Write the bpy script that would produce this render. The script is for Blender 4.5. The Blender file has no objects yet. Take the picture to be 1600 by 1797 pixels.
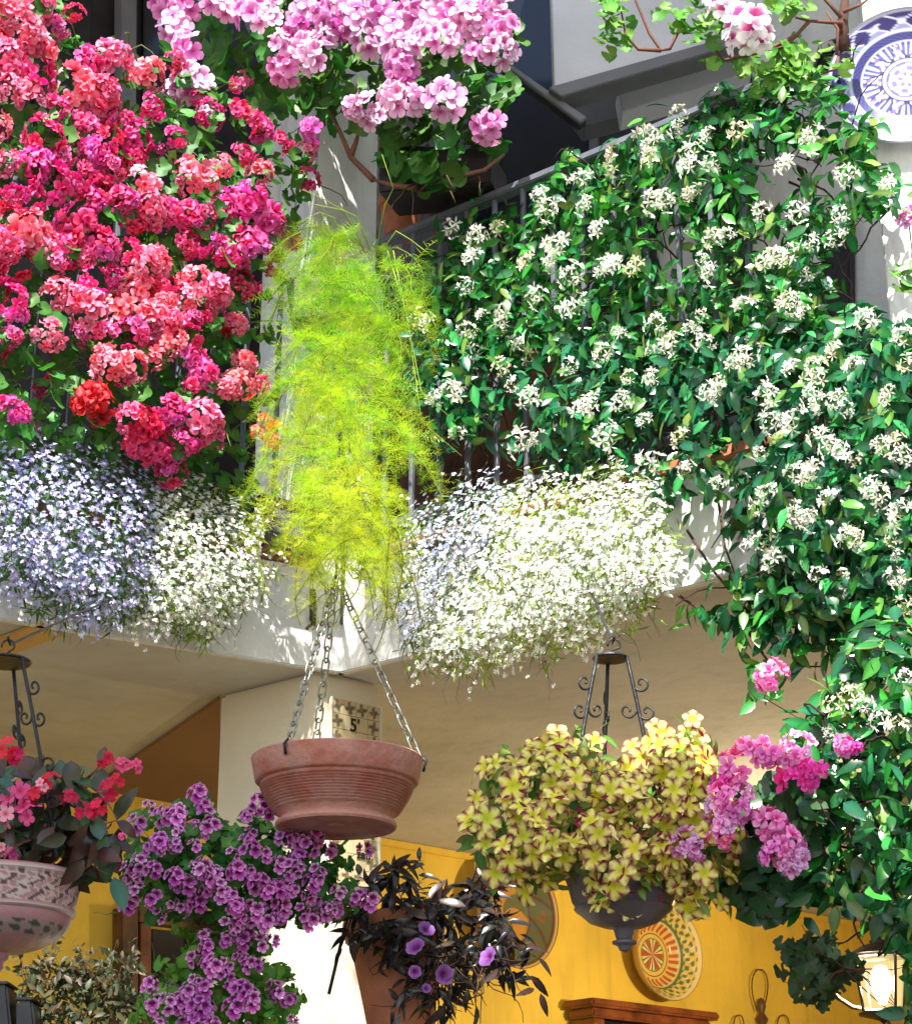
import bpy, bmesh, math, random
import numpy as np
from mathutils import Vector, Matrix

R = math.radians
rnd = random.Random(7)
rng = np.random.default_rng(11)
sc = bpy.context.scene
COL = sc.collection

# ------------------------------------------------------------------ camera
F, PITCH, CAMZ = 3500.0, R(21.0), 1.6
cam_d = bpy.data.cameras.new('camera')
cam_d.sensor_fit = 'HORIZONTAL'; cam_d.sensor_width = 36.0; cam_d.lens = 36.0 * F / 1600.0
cam_d.clip_start = 0.05; cam_d.clip_end = 600.0
cam = bpy.data.objects.new('camera', cam_d); COL.objects.link(cam)
cam.location = (0, 0, CAMZ); cam.rotation_euler = (R(90) + PITCH, 0, 0)
sc.camera = cam

# ------------------------------------------------------------------ light
SUN_EL, SUN_AZ = R(54), R(190)          # azimuth clockwise from +Y: the sun stands behind the camera
world = bpy.data.worlds.new('World'); sc.world = world; world.use_nodes = True
wn = world.node_tree; bg = wn.nodes['Background']
sky = wn.nodes.new('ShaderNodeTexSky'); sky.sky_type = 'NISHITA'; sky.sun_disc = False
sky.sun_elevation = SUN_EL; sky.sun_rotation = SUN_AZ
wn.links.new(sky.outputs[0], bg.inputs[0]); bg.inputs[1].default_value = 0.12
sun_d = bpy.data.lights.new('sun', 'SUN'); sun_d.energy = 5.0; sun_d.angle = R(0.6); sun_d.color = (1.0, 0.95, 0.87)
sun = bpy.data.objects.new('sun', sun_d); COL.objects.link(sun)
sdir = Vector((math.sin(SUN_AZ) * math.cos(SUN_EL), math.cos(SUN_AZ) * math.cos(SUN_EL), math.sin(SUN_EL)))
sun.rotation_euler = sdir.to_track_quat('Z', 'Y').to_euler(); sun.location = (0, -3, 9)
sc.view_settings.view_transform = 'Standard'; sc.view_settings.look = 'None'
sc.view_settings.exposure = 1.45; sc.view_settings.gamma = 1.0; sc.view_settings.use_curve_mapping = False
sc.render.resolution_x = 911; sc.render.resolution_y = 1024

# ------------------------------------------------------------------ pixel -> place helpers
CAM = Vector((0, 0, CAMZ))
def ray(px, py):
    dx = (px - 800.0) / F; dy = (898.5 - py) / F
    return Vector((dx, math.cos(PITCH) - math.sin(PITCH) * dy, math.sin(PITCH) + math.cos(PITCH) * dy))
def at(px, py, Y):
    r = ray(px, py); return CAM + r * (Y / r.y)
def atz(px, py, z):
    r = ray(px, py); return CAM + r * ((z - CAMZ) / r.z)
class Plane:
    def __init__(s, p0, n): s.p0 = Vector(p0); s.n = Vector(n).normalized()
    def at(s, px, py, off=0.0):
        r = ray(px, py); p = s.p0 + s.n * off
        return CAM + r * ((p - CAM).dot(s.n) / r.dot(s.n))
class YPlane(Plane):
    def __init__(s, Y): s.p0 = Vector((0, Y, 0)); s.n = Vector((0, -1, 0))

ZC, ZF, ZR = 3.26, 3.60, 4.65                # ceiling, gallery floor, rail
C = atz(600, 1180, ZC)
L0 = atz(0, 1085, ZC)
def flat(v): return Vector((v.x, v.y, 0))
LD = (flat(L0) - flat(C)).normalized()
RD = Vector((0.768, -0.641, 0)).normalized()
LN = Vector((-LD.y, LD.x, 0));  LN = LN if LN.y < 0 else -LN
RN = Vector((-RD.y, RD.x, 0));  RN = RN if RN.y < 0 else -RN
PL, PR = Plane(C, LN), Plane(C, RN)

# ------------------------------------------------------------------ materials
def new_mat(name):
    m = bpy.data.materials.new(name); m.use_nodes = True
    return m, m.node_tree.nodes, m.node_tree.links, m.node_tree.nodes['Principled BSDF']
def mat_plain(name, col, rough=0.7, mottle=0.12, scale=6.0, bump=0.15, metal=0.0, detail=60.0, col2=None, streak=0.0):
    m, n, l, b = new_mat(name)
    tc = n.new('ShaderNodeTexCoord')
    nz = n.new('ShaderNodeTexNoise'); nz.inputs['Scale'].default_value = scale; nz.inputs['Detail'].default_value = 6
    l.new(tc.outputs['Object'], nz.inputs['Vector'])
    mx = n.new('ShaderNodeMix'); mx.data_type = 'RGBA'
    c2 = col2 or tuple(c * (1 - mottle * 2.2) for c in col)
    mx.inputs[6].default_value = (*[min(1, c * (1 + mottle)) for c in col], 1); mx.inputs[7].default_value = (*c2, 1)
    rp = n.new('ShaderNodeValToRGB'); rp.color_ramp.elements[0].position = 0.35; rp.color_ramp.elements[1].position = 0.7
    l.new(nz.outputs['Fac'], rp.inputs['Fac']); l.new(rp.outputs['Color'], mx.inputs[0])
    out = mx.outputs[2]
    if streak:
        mp = n.new('ShaderNodeMapping'); mp.inputs['Scale'].default_value = (9, 9, 1.1); l.new(tc.outputs['Object'], mp.inputs['Vector'])
        n3 = n.new('ShaderNodeTexNoise'); n3.inputs['Scale'].default_value = 1.6; n3.inputs['Detail'].default_value = 7; l.new(mp.outputs[0], n3.inputs['Vector'])
        r3 = n.new('ShaderNodeMapRange'); r3.inputs['From Min'].default_value = .52; r3.inputs['From Max'].default_value = .72; r3.inputs['To Min'].default_value = 1; r3.inputs['To Max'].default_value = 1 - streak; l.new(n3.outputs['Fac'], r3.inputs['Value'])
        m3 = n.new('ShaderNodeMix'); m3.data_type = 'RGBA'; m3.blend_type = 'MULTIPLY'; m3.inputs[0].default_value = 1; l.new(out, m3.inputs[6]); l.new(r3.outputs[0], m3.inputs[7]); out = m3.outputs[2]
    l.new(out, b.inputs['Base Color'])
    b.inputs['Roughness'].default_value = rough; b.inputs['Metallic'].default_value = metal
    if bump:
        n2 = n.new('ShaderNodeTexNoise'); n2.inputs['Scale'].default_value = detail; n2.inputs['Detail'].default_value = 5
        l.new(tc.outputs['Object'], n2.inputs['Vector'])
        bp = n.new('ShaderNodeBump'); bp.inputs['Strength'].default_value = bump; bp.inputs['Distance'].default_value = 0.01
        l.new(n2.outputs['Fac'], bp.inputs['Height']); l.new(bp.outputs['Normal'], b.inputs['Normal'])
    return m
def mat_vcol(name, rough=0.5, trans=0.3, spec=0.5, var=0.25, hue=0.02, coat=0.0, bump=0.0):
    """colour comes from the mesh's own 'Col' attribute (petal or leaf colour), varied per piece"""
    m, n, l, b = new_mat(name)
    vc = n.new('ShaderNodeAttribute'); vc.attribute_name = 'Col'
    oi = n.new('ShaderNodeObjectInfo')
    hs = n.new('ShaderNodeHueSaturation')
    r1 = n.new('ShaderNodeMapRange'); r1.inputs['To Min'].default_value = 0.5 - hue; r1.inputs['To Max'].default_value = 0.5 + hue
    r2 = n.new('ShaderNodeMapRange'); r2.inputs['To Min'].default_value = 1 - var; r2.inputs['To Max'].default_value = 1 + var * 0.7
    ml = n.new('ShaderNodeMath'); ml.operation = 'MULTIPLY'; ml.inputs[1].default_value = 7.31
    fr = n.new('ShaderNodeMath'); fr.operation = 'FRACT'
    l.new(oi.outputs['Random'], r1.inputs['Value']); l.new(oi.outputs['Random'], ml.inputs[0])
    l.new(ml.outputs[0], fr.inputs[0]); l.new(fr.outputs[0], r2.inputs['Value'])
    l.new(r1.outputs[0], hs.inputs['Hue']); l.new(r2.outputs[0], hs.inputs['Value'])
    l.new(vc.outputs['Color'], hs.inputs['Color'])
    l.new(hs.outputs['Color'], b.inputs['Base Color'])
    b.inputs['Roughness'].default_value = rough; b.inputs['Specular IOR Level'].default_value = spec
    if coat: b.inputs['Coat Weight'].default_value = coat; b.inputs['Coat Roughness'].default_value = 0.25
    if bump:
        tc = n.new('ShaderNodeTexCoord'); n2 = n.new('ShaderNodeTexNoise'); n2.inputs['Scale'].default_value = 40
        l.new(tc.outputs['Object'], n2.inputs['Vector'])
        bp = n.new('ShaderNodeBump'); bp.inputs['Strength'].default_value = bump; bp.inputs['Distance'].default_value = 0.005
        l.new(n2.outputs['Fac'], bp.inputs['Height']); l.new(bp.outputs['Normal'], b.inputs['Normal'])
    if trans:
        tr = n.new('ShaderNodeBsdfTranslucent'); mix = n.new('ShaderNodeMixShader'); mix.inputs[0].default_value = trans
        br = n.new('ShaderNodeHueSaturation'); br.inputs['Saturation'].default_value = 1.1; br.inputs['Value'].default_value = 1.2
        l.new(hs.outputs['Color'], br.inputs['Color']); l.new(br.outputs['Color'], tr.inputs['Color'])
        l.new(b.outputs[0], mix.inputs[1]); l.new(tr.outputs[0], mix.inputs[2])
        l.new(mix.outputs[0], n['Material Output'].inputs['Surface'])
    return m
def mat_emit(name, col, s):
    m, n, l, b = new_mat(name)
    e = n.new('ShaderNodeEmission'); e.inputs[0].default_value = (*col, 1); e.inputs[1].default_value = s
    l.new(e.outputs[0], n['Material Output'].inputs['Surface']); return m

M = {}
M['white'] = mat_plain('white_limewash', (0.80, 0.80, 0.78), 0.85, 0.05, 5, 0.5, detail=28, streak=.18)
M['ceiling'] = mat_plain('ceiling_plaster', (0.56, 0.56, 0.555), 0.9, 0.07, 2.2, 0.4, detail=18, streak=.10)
M['tan'] = mat_plain('tan_ceiling_shade', (0.26, 0.15, 0.08), 0.9, 0.05, 1.5, 0.15, detail=25)  # tan colour carries the shade on the ceiling beside the pier
M['cream'] = mat_plain('cream_plaster', (0.74, 0.68, 0.54), 0.85, 0.05, 2.5, 0.25, detail=30)
M['ochre'] = mat_plain('ochre_band_paint', (0.62, 0.40, 0.14), 0.85, 0.08, 4, 0.2)
M['yellow'] = mat_plain('yellow_wall_paint', (0.82, 0.56, 0.07), 0.8, 0.09, 2.3, 0.35, detail=22, streak=.12)
M['floor'] = mat_plain('pale_stone_floor', (0.13, 0.105, 0.085), 0.7, 0.12, 3, 0.3, detail=30)
M['iron'] = mat_plain('black_iron', (0.022, 0.022, 0.024), 0.45, 0.2, 20, 0.3, metal=0.3)
M['rail'] = mat_plain('grey_blue_rail_paint', (0.13, 0.145, 0.175), 0.4, 0.15, 15, 0.15)
M['dark'] = mat_plain('dark_timber_and_shade', (0.018, 0.013, 0.014), 0.5, 0.3, 8, 0.2)
M['glass'] = mat_plain('dark_window_glass', (0.012, 0.012, 0.016), 0.12, 0.1, 2, 0.0)
M['greyed_white'] = mat_plain('shaded_white_paint', (0.60, 0.61, 0.63), 0.7, 0.06, 3, 0.15)  # white of the beam and panel, greyed so the colour carries their shade
M['trim'] = mat_plain('grey_trim', (0.14, 0.14, 0.15), 0.6, 0.08, 6, 0.1)
M['wood'] = mat_plain('red_brown_wood', (0.20, 0.055, 0.018), 0.35, 0.3, 9, 0.15)
M['doorwood'] = mat_plain('brown_door_wood_and_shade', (0.13, 0.055, 0.022), 0.5, 0.3, 9, 0.15)
M['terra'] = mat_plain('terracotta', (0.38, 0.13, 0.09), 0.82, 0.12, 11, 0.5, col2=(0.50, 0.29, 0.23), streak=.25)
M['terra2'] = mat_plain('weathered_terracotta', (0.42, 0.15, 0.07), 0.8, 0.2, 12, 0.3, col2=(0.24, 0.09, 0.05))
M['potgrey'] = mat_plain('dark_grey_glazed_pot', (0.10, 0.085, 0.10), 0.45, 0.2, 12, 0.2)
M['steel'] = mat_plain('galvanised_chain', (0.33, 0.34, 0.30), 0.35, 0.25, 40, 0.1, metal=0.75)
M['wire'] = mat_plain('dark_bronze_wire', (0.10, 0.05, 0.02), 0.5, 0.1, 10, 0)
M['black'] = mat_plain('black_plastic', (0.012, 0.012, 0.014), 0.4, 0.1, 10, 0.05)
M['ink'] = mat_plain('black_glaze_ink', (0.01, 0.01, 0.012), 0.3, 0, 10, 0)
M['soil'] = mat_plain('potting_soil', (0.03, 0.02, 0.014), 0.95, 0.3, 30, 0.6)
M['leaf'] = mat_vcol('soft_leaf', 0.5, 0.28, 0.4, 0.4, 0.025)
M['gloss'] = mat_vcol('glossy_leaf', 0.27, 0.15, 0.55, 0.45, 0.03)
M['petal'] = mat_vcol('petal', 0.55, 0.25, 0.3, 0.22, 0.014)
M['wpetal'] = mat_vcol('white_petal', 0.6, 0.2, 0.3, 0.08, 0.01)
M['fern'] = mat_vcol('fern_needles', 0.55, 0.45, 0.3, 0.3, 0.02)
M['bark'] = mat_vcol('bark', 0.85, 0.0, 0.2, 0.3, 0.01, bump=0.4)
M['glaze'] = mat_vcol('glazed_ceramic', 0.22, 0.0, 0.5, 0.0, 0.0)
M['frost'] = mat_emit('lit_lantern_glass', (1.0, 0.70, 0.28), 0.55)
_n = M['frost'].node_tree.nodes; _l = M['frost'].node_tree.links; _t = _n.new('ShaderNodeBsdfTransparent'); _m = _n.new('ShaderNodeMixShader'); _m.inputs[0].default_value = .55
_l.new(_n['Emission'].outputs[0], _m.inputs[1]); _l.new(_t.outputs[0], _m.inputs[2]); _l.new(_m.outputs[0], _n['Material Output'].inputs['Surface'])
M['bulb'] = mat_emit('lit_bulb', (1.0, 0.88, 0.62), 5.0)

# ------------------------------------------------------------------ object helpers
def tag(o, label=None, cat=None, group=None, kind=None):
    if label: o['label'] = label
    if cat: o['category'] = cat
    if group: o['group'] = group
    if kind: o['kind'] = kind
    return o
def empty(name, loc, label, cat, group=None):
    o = bpy.data.objects.new(name, None); COL.objects.link(o); o.location = loc; o.empty_display_size = 0.05
    return tag(o, label, cat, group)
def link(name, me, mat=None, parent=None, Mw=None, kind=None, label=None):
    """link a mesh; Mw is its place in the world; the parent has location only"""
    o = bpy.data.objects.new(name, me); COL.objects.link(o)
    if mat is not None and not me.materials: me.materials.append(mat)
    Mw = Mw or Matrix.Identity(4)
    if parent is not None:
        o.parent = parent
        off = Vector((0, 0, 0)); q = parent
        while q is not None: off = off + q.matrix_basis.translation; q = q.parent
        o.matrix_basis = Matrix.Translation(-off) @ Mw
    else: o.matrix_basis = Mw
    if kind: o['kind'] = kind
    if label: o['label'] = label
    return o
def mk(name, verts, faces, smooth=False, cols=None):
    me = bpy.data.meshes.new(name); me.from_pydata([tuple(v) for v in verts], [], faces)
    if smooth: me.polygons.foreach_set('use_smooth', [True] * len(me.polygons))
    if cols is not None:
        a = me.color_attributes.new('Col', 'FLOAT_COLOR', 'POINT')
        a.data.foreach_set('color', np.array([(*c, 1.0) for c in cols], dtype=np.float32).ravel())
    me.update(); return me
def prism(name, foot, z0, z1, mat, parent=None, bevel=0.0, kind=None):
    """vertical prism over a footprint polygon"""
    bm = bmesh.new()
    f = bm.faces.new([bm.verts.new((p[0], p[1], z0)) for p in foot])
    r = bmesh.ops.extrude_face_region(bm, geom=[f])
    bmesh.ops.translate(bm, verts=[g for g in r['geom'] if isinstance(g, bmesh.types.BMVert)], vec=(0, 0, z1 - z0))
    bmesh.ops.recalc_face_normals(bm, faces=bm.faces)
    if bevel: bmesh.ops.bevel(bm, geom=list(bm.edges), offset=bevel, segments=2, affect='EDGES')
    me = bpy.data.meshes.new(name); bm.to_mesh(me); bm.free()
    return link(name, me, mat, parent, kind=kind)
def wallbox(name, a, b, z0, z1, th, nrm, mat, parent=None, bevel=0.004):
    a = flat(a); b = flat(b); n = flat(nrm).normalized() * th
    return prism(name, [a, b, b - n, a - n], z0, z1, mat, parent, bevel)
def slab_px(name, pts, pl, off, th, mat, parent=None, bevel=0.003):
    """solid whose front face is a polygon on a plane, given real thickness"""
    P = [pl.at(x, y, off) for x, y in pts]; bm = bmesh.new()
    f = bm.faces.new([bm.verts.new(p) for p in P])
    r = bmesh.ops.extrude_face_region(bm, geom=[f])
    bmesh.ops.translate(bm, verts=[g for g in r['geom'] if isinstance(g, bmesh.types.BMVert)], vec=-pl.n * th)
    bmesh.ops.recalc_face_normals(bm, faces=bm.faces)
    if bevel: bmesh.ops.bevel(bm, geom=list(bm.edges), offset=bevel, segments=2, affect='EDGES')
    me = bpy.data.meshes.new(name); bm.to_mesh(me); bm.free()
    return link(name, me, mat, parent)
def tube_geo(pts, r, sides=6, closed=False, V=None, Fc=None):
    V = [] if V is None else V; Fc = [] if Fc is None else Fc
    pts = [Vector(p) for p in pts]; n = len(pts); base = len(V); prev = None
    for i, p in enumerate(pts):
        if closed: t = (pts[(i + 1) % n] - pts[i - 1]).normalized()
        else: t = (pts[min(i + 1, n - 1)] - pts[max(i - 1, 0)]).normalized()
        if prev is None:
            u = t.orthogonal().normalized()
        else: u = (prev - t * prev.dot(t)).normalized()
        prev = u; v = t.cross(u)
        rr = r[i] if isinstance(r, (list, tuple)) else r
        for k in range(sides):
            a = 2 * math.pi * k / sides; V.append(p + u * (math.cos(a) * rr) + v * (math.sin(a) * rr))
    for i in range(n if closed else n - 1):
        j = (i + 1) % n
        for k in range(sides):
            k2 = (k + 1) % sides
            Fc.append((base + i * sides + k, base + i * sides + k2, base + j * sides + k2, base + j * sides + k))
    if not closed:
        Fc.append(tuple(base + k for k in range(sides))[::-1]); Fc.append(tuple(base + (n - 1) * sides + k for k in range(sides)))
    return V, Fc
def tube(name, pts, r, mat, parent=None, sides=7, closed=False, kind=None, col=None):
    V, Fc = tube_geo(pts, r, sides, closed)
    me = mk(name, V, Fc, True, [col] * len(V) if col else None)
    return link(name, me, mat, parent, kind=kind)
def lathe_me(name, prof, n=64, cf=None):
    V, Fc, cl = [], [], []
    for r, z in prof:
        for k in range(n):
            a = 2 * math.pi * k / n; V.append((r * math.cos(a), r * math.sin(a), z))
            if cf: cl.append(cf(a, z, r))
    for i in range(len(prof) - 1):
        for k in range(n):
            k2 = (k + 1) % n; Fc.append((i * n + k, i * n + k2, (i + 1) * n + k2, (i + 1) * n + k))
    me = mk(name, V, Fc, True, cl if cf else None)
    bm = bmesh.new(); bm.from_mesh(me); bmesh.ops.remove_doubles(bm, verts=bm.verts, dist=1e-6); bmesh.ops.recalc_face_normals(bm, faces=bm.faces)
    for e in bm.edges:
        if len(e.link_faces) == 2 and e.calc_face_angle(0) > R(40): e.smooth = False
    bm.to_mesh(me); bm.free(); return me
def spiral(c, u, v, r0, turns, a0=0.0, n=22, sgn=1):
    out = []
    for i in range(n):
        t = i / (n - 1); a = a0 + sgn * turns * 2 * math.pi * t; r = r0 * (1 - 0.82 * t)
        out.append(c + u * (math.cos(a) * r) + v * (math.sin(a) * r))
    return out

# ------------------------------------------------------------------ small templates (leaf, petal, floret)
class T:
    def __init__(s): s.v = []; s.f = []; s.c = []
    def add(s, v, f, c):
        b = len(s.v); s.v += [Vector(p) for p in v]; s.f += [tuple(i + b for i in q) for q in f]; s.c += list(c)
    def merge(s, o, Mx, cm=None):
        s.add([Mx @ p for p in o.v], o.f, [(tuple(a * b for a, b in zip(c, cm)) if cm else c) for c in o.c])
    def mesh(s, name, mat):
        me = mk(name, s.v, s.f, True, s.c); me.materials.append(mat); return me
def lerp(a, b, t): return tuple(x + (y - x) * t for x, y in zip(a, b))
def frame(p, n, y=None, s=1.0):
    n = Vector(n).normalized(); y = Vector(y) if y is not None else n.orthogonal()
    x = y.cross(n)
    if x.length < 1e-5: x = n.orthogonal()
    x.normalize(); y = n.cross(x)
    m = Matrix((x, y, n)).transposed().to_4x4(); m = m @ Matrix.Scale(s, 4); m.translation = Vector(p); return m
def t_ovate(W=0.5, fold=0.25, curl=0.25, seg=5, c0=(.03, .12, .02), c1=(.05, .2, .03), sharp=0.85, rib=1.5):
    t = T(); v = []; f = []; c = []
    for i in range(seg + 1):
        q = i / seg; w = W / 2 * math.sin(math.pi * q ** sharp) ** 0.8 if 0 < q < 1 else 0.012
        z = -curl * q * q; cc = lerp(c0, c1, q)
        v += [(-w, q, z + fold * w), (0, q, z), (w, q, z + fold * w)]; c += [cc, tuple(min(1, k * rib) for k in cc), cc]
    for i in range(seg):
        a = i * 3; f += [(a, a + 1, a + 4, a + 3), (a + 1, a + 2, a + 5, a + 4)]
    t.add(v, f, c); return t
def t_round(c0=(.06, .2, .03), c1=(.03, .11, .02), n=20, lobes=5, amp=0.09, cup=0.16, zone=None, seed=0):
    r_ = random.Random(seed); t = T(); v = [(0, 0, 0)]; c = [c0]; f = []
    for ring, rr in ((0, 0.26), (1, 0.5)):
        for k in range(n):
            a = math.radians(-70) + math.radians(320) * k / (n - 1)
            r = rr * (1 + (amp * math.cos(lobes * (a - math.pi / 2)) + 0.04 * (-1) ** k if ring else 0))
            z = cup * (rr * 2) ** 2 * 0.5 + (0.05 * math.sin(3 * a + seed) if ring else 0) * 1.0
            v.append((r * math.cos(a), r * math.sin(a), z + r_.uniform(-.012, .012)))
            c.append(lerp(c0, c1, 0.9) if ring else (zone or lerp(c0, c1, .4)))
    for k in range(n - 1):
        f.append((0, 1 + k, 2 + k)); f.append((1 + k, 1 + n + k, 2 + n + k, 2 + k))
    t.add(v, f, c); return t
def t_petal(L=0.5, W=0.4, up=0.15, droop=0.1, c0=(1, 0, 0), c1=(1, .2, .2), cm=None, ruffle=0.0, r_=None):
    """petal along +Y from the origin"""
    r_ = r_ or rnd; cm = cm or lerp(c0, c1, .5)
    j = lambda: r_.uniform(-ruffle, ruffle)
    v = [(0, 0, 0), (-W * .36, L * .45, up * .7 + j()), (0, L * .5, up * .55), (W * .36, L * .45, up * .7 + j()),
         (-W * .46, L * .78, up + j()), (0, L * .8, up * .85 + j()), (W * .46, L * .78, up + j()),
         (-W * .22, L * .98, up - droop + j()), (0, L, up - droop + j()), (W * .22, L * .98, up - droop + j())]
    f = [(0, 2, 1), (0, 3, 2), (1, 2, 5, 4), (2, 3, 6, 5), (4, 5, 8, 7), (5, 6, 9, 8)]
    c = [c0, cm, cm, cm, c1, lerp(cm, c1, .5), c1, c1, c1, c1]
    t = T(); t.add(v, f, c); return t
def t_petal_s(L, W, z, c0, c1, tw=0.0):
    t = T(); t.add([(0, 0, 0), (-W / 2, L * .55, z + tw), (W / 2, L * .55, z - tw), (W * .25, L, z * .6)], [(0, 2, 3, 1)], [c0, c1, c1, c1]); return t
def ring(t, pet, n, a0=0, tilt=0.0, Mx=None, cm=None):
    Mx = Mx or Matrix.Identity(4)
    for k in range(n):
        t.merge(pet if not callable(pet) else pet(), Mx @ Matrix.Rotation(a0 + 2 * math.pi * k / n, 4, 'Z') @ Matrix.Rotation(tilt, 4, 'X'), cm)
def dome(n, seed, spread=1.0):
    r_ = random.Random(seed); out = []
    for i in range(n):
        z = 1 - (i + .5) / n * spread; a = i * 2.39996 + r_.uniform(-.3, .3); r = math.sqrt(max(0, 1 - z * z))
        out.append(Vector((r * math.cos(a), r * math.sin(a), z + r_.uniform(-.08, .08))))
    return out
def ivy_geranium(seed, inner, outer, n=12):
    r_ = random.Random(seed); t = T()
    sx, sy = r_.uniform(.8, 1.25), r_.uniform(.8, 1.1)
    for d in dome(n, seed, 1.0):
        if r_.random() < .12: continue
        d = Vector((d.x * sx + r_.uniform(-.16, .16), d.y * sy + r_.uniform(-.16, .16), d.z + r_.uniform(-.25, .2)))
        fl = T(); k = r_.uniform(.6, 1.25); tint = (r_.uniform(.85, 1.12), k, k)
        for (m, L, W, til, up) in ((5, .30, .28, .12, .05), (4, .20, .20, .75, .04)):
            ring(fl, lambda: t_petal(L * r_.uniform(.8, 1.2), W * r_.uniform(.75, 1), up, r_.uniform(-.05, .10), inner, outer, None, .045, r_), m, r_.uniform(0, 6), til)
        dd = (d + Vector((r_.uniform(-.25, .25), r_.uniform(-.25, .25), 0))).normalized()
        t.merge(fl, frame(d * 0.36 + Vector((0, 0, -.15)), dd, None, r_.uniform(.62, 1.0)), tint)
    return t
def regal(seed, inner, outer, mid, n=7, size=.5, blotch=None, bl2=None):
    """umbel of single five-petalled pelargonium flowers"""
    r_ = random.Random(seed); t = T()
    for d in dome(n, seed, .95):
        fl = T()
        for k in range(5):
            a = 2 * math.pi * k / 5
            i_, m_ = (inner, mid)
            if blotch and k in (0, 1): i_, m_ = blotch, (bl2 or blotch)
            fl.merge(t_petal(size * .52, size * .44, .03, r_.uniform(0, .05), i_, outer, m_, .012, r_), Matrix.Rotation(a - math.pi / 5, 4, 'Z') @ Matrix.Rotation(.25, 4, 'X'))
        t.merge(fl, frame(d * .34 + Vector((0, 0, -.1)), (d + Vector((r_.uniform(-.3, .3), r_.uniform(-.3, .3), .2))).normalized(), (0, 1, .1), r_.uniform(.85, 1.1)), (1, r_.uniform(.85, 1.1), 1))
    return t
def jasmine_cluster(seed, tint=(1, 1, 1), n=9):
    r_ = random.Random(seed); t = T()
    for d in dome(n, seed, 1.15):
        fl = T(); pc = t_petal_s(.23, .075, .03, (.86, .84, .64), (.92, .92, .90), .03)
        ring(fl, pc, 5, r_.uniform(0, 6), .05)
        p = Vector((d.x * .42, d.y * .42, d.z * .25)) * r_.uniform(.6, 1.05)
        t.merge(fl, frame(p, (d + Vector((r_.uniform(-.4, .4), r_.uniform(-.4, .4), 0))).normalized(), None, r_.uniform(.8, 1.15)), tint)
        V, Fc = tube_geo([Vector((0, 0, -.2)), p * .5 + Vector((0, 0, -.08)), p], .008, 3)
        t.add(V, Fc, [(.25, .35, .12)] * len(V))
    return t
def lobelia_flower(c_in, c_out, seed=0):
    r_ = random.Random(seed); t = T()
    for a, L, W in ((0, .5, .34), (.95, .52, .36), (-.95, .52, .36), (2.5, .4, .2), (-2.5, .4, .2)):
        t.merge(t_petal_s(L, W, .06, c_in, c_out, r_.uniform(-.05, .05)), Matrix.Rotation(a + math.pi, 4, 'Z'))
    return t
def star_petunia(seed):
    r_ = random.Random(seed); t = T(); n = 20; v = [(0, 0, -.12)]; c = [(.55, .55, .06)]; f = []
    cream, gold, mar = (.92, .85, .24), (.74, .72, .03), (.20, .008, .035)
    for ri, rr in enumerate((.16, .32, .5)):
        for k in range(n):
            a = 2 * math.pi * k / n; s = math.cos(5 * a)          # +1 on the arm
            r = rr * (1 + (.12 * s if ri == 2 else .04 * s)); z = (-.03, .03, .05)[ri] - (.07 if ri == 2 else 0) * (s * .5 + .5) + r_.uniform(-.015, .015)
            v.append((r * math.cos(a), r * math.sin(a), z))
            arm = k % 4 == 0; side = k % 2 == 1
            c.append(gold if ri == 0 else (cream if arm else ((lerp(cream, mar, .8) if side else mar) if ri == 2 else (mar if not side else lerp(cream, mar, .10)))))
    for k in range(n):
        k2 = (k + 1) % n; f.append((0, 1 + k, 1 + k2))
        for q in range(2): f.append((1 + q * n + k, 1 + q * n + n + k, 1 + q * n + n + k2, 1 + q * n + k2))
    t.add(v, f, c); return t
def funnel(c_throat=(.16, .01, .16), c_mid=(.30, .09, .40), c_edge=(.44, .22, .58)):
    t = T(); n = 25; v = [(0, 0, -.3)]; c = [c_throat]; f = []
    for ri, (rr, z) in enumerate(((.12, -.10), (.3, -.02), (.5, .06))):
        for k in range(n):
            a = 2 * math.pi * k / n; r = rr * (1 + (.10 * abs(math.cos(2.5 * a)) if ri == 2 else 0))
            v.append((r * math.cos(a), r * math.sin(a), z + (rnd.uniform(-.07, .07) if ri == 2 else 0))); c.append((c_throat, c_mid, c_edge)[ri])
    for k in range(n):
        k2 = (k + 1) % n; f.append((0, 1 + k, 1 + k2))
        for q in range(2): f.append((1 + q * n + k, 1 + q * n + n + k, 1 + q * n + n + k2, 1 + q * n + k2))
    t.add(v, f, c); return t
def needle_sprig(seed, n=14, c=(.16, .34, .02), tip=(.30, .48, .03)):
    """a flat side spray of asparagus fern: a thread with fine needles"""
    r_ = random.Random(seed); t = T()
    for i in range(n):
        q = (i + 1) / n; y = q; side = 1 if i % 2 else -1
        L = .34 * math.sin(math.pi * (.15 + .8 * q)) + .05; a = side * r_.uniform(.6, 1.2)
        p = Vector((0, y, -.15 * q * q)); d = Vector((math.sin(a), math.cos(a) * .7, r_.uniform(-.35, .35))) * L
        w = Vector((-d.y, d.x, 0)).normalized() * .012
        t.add([p - w, p + w, p + d], [(0, 1, 2)], [c, c, tip])
    p0, p1 = Vector((0, 0, 0)), Vector((0, 1, -.15)); w = Vector((.009, 0, 0))
    t.add([p0 - w, p0 + w, p1], [(0, 1, 2)], [c, c, c]); return t

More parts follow.
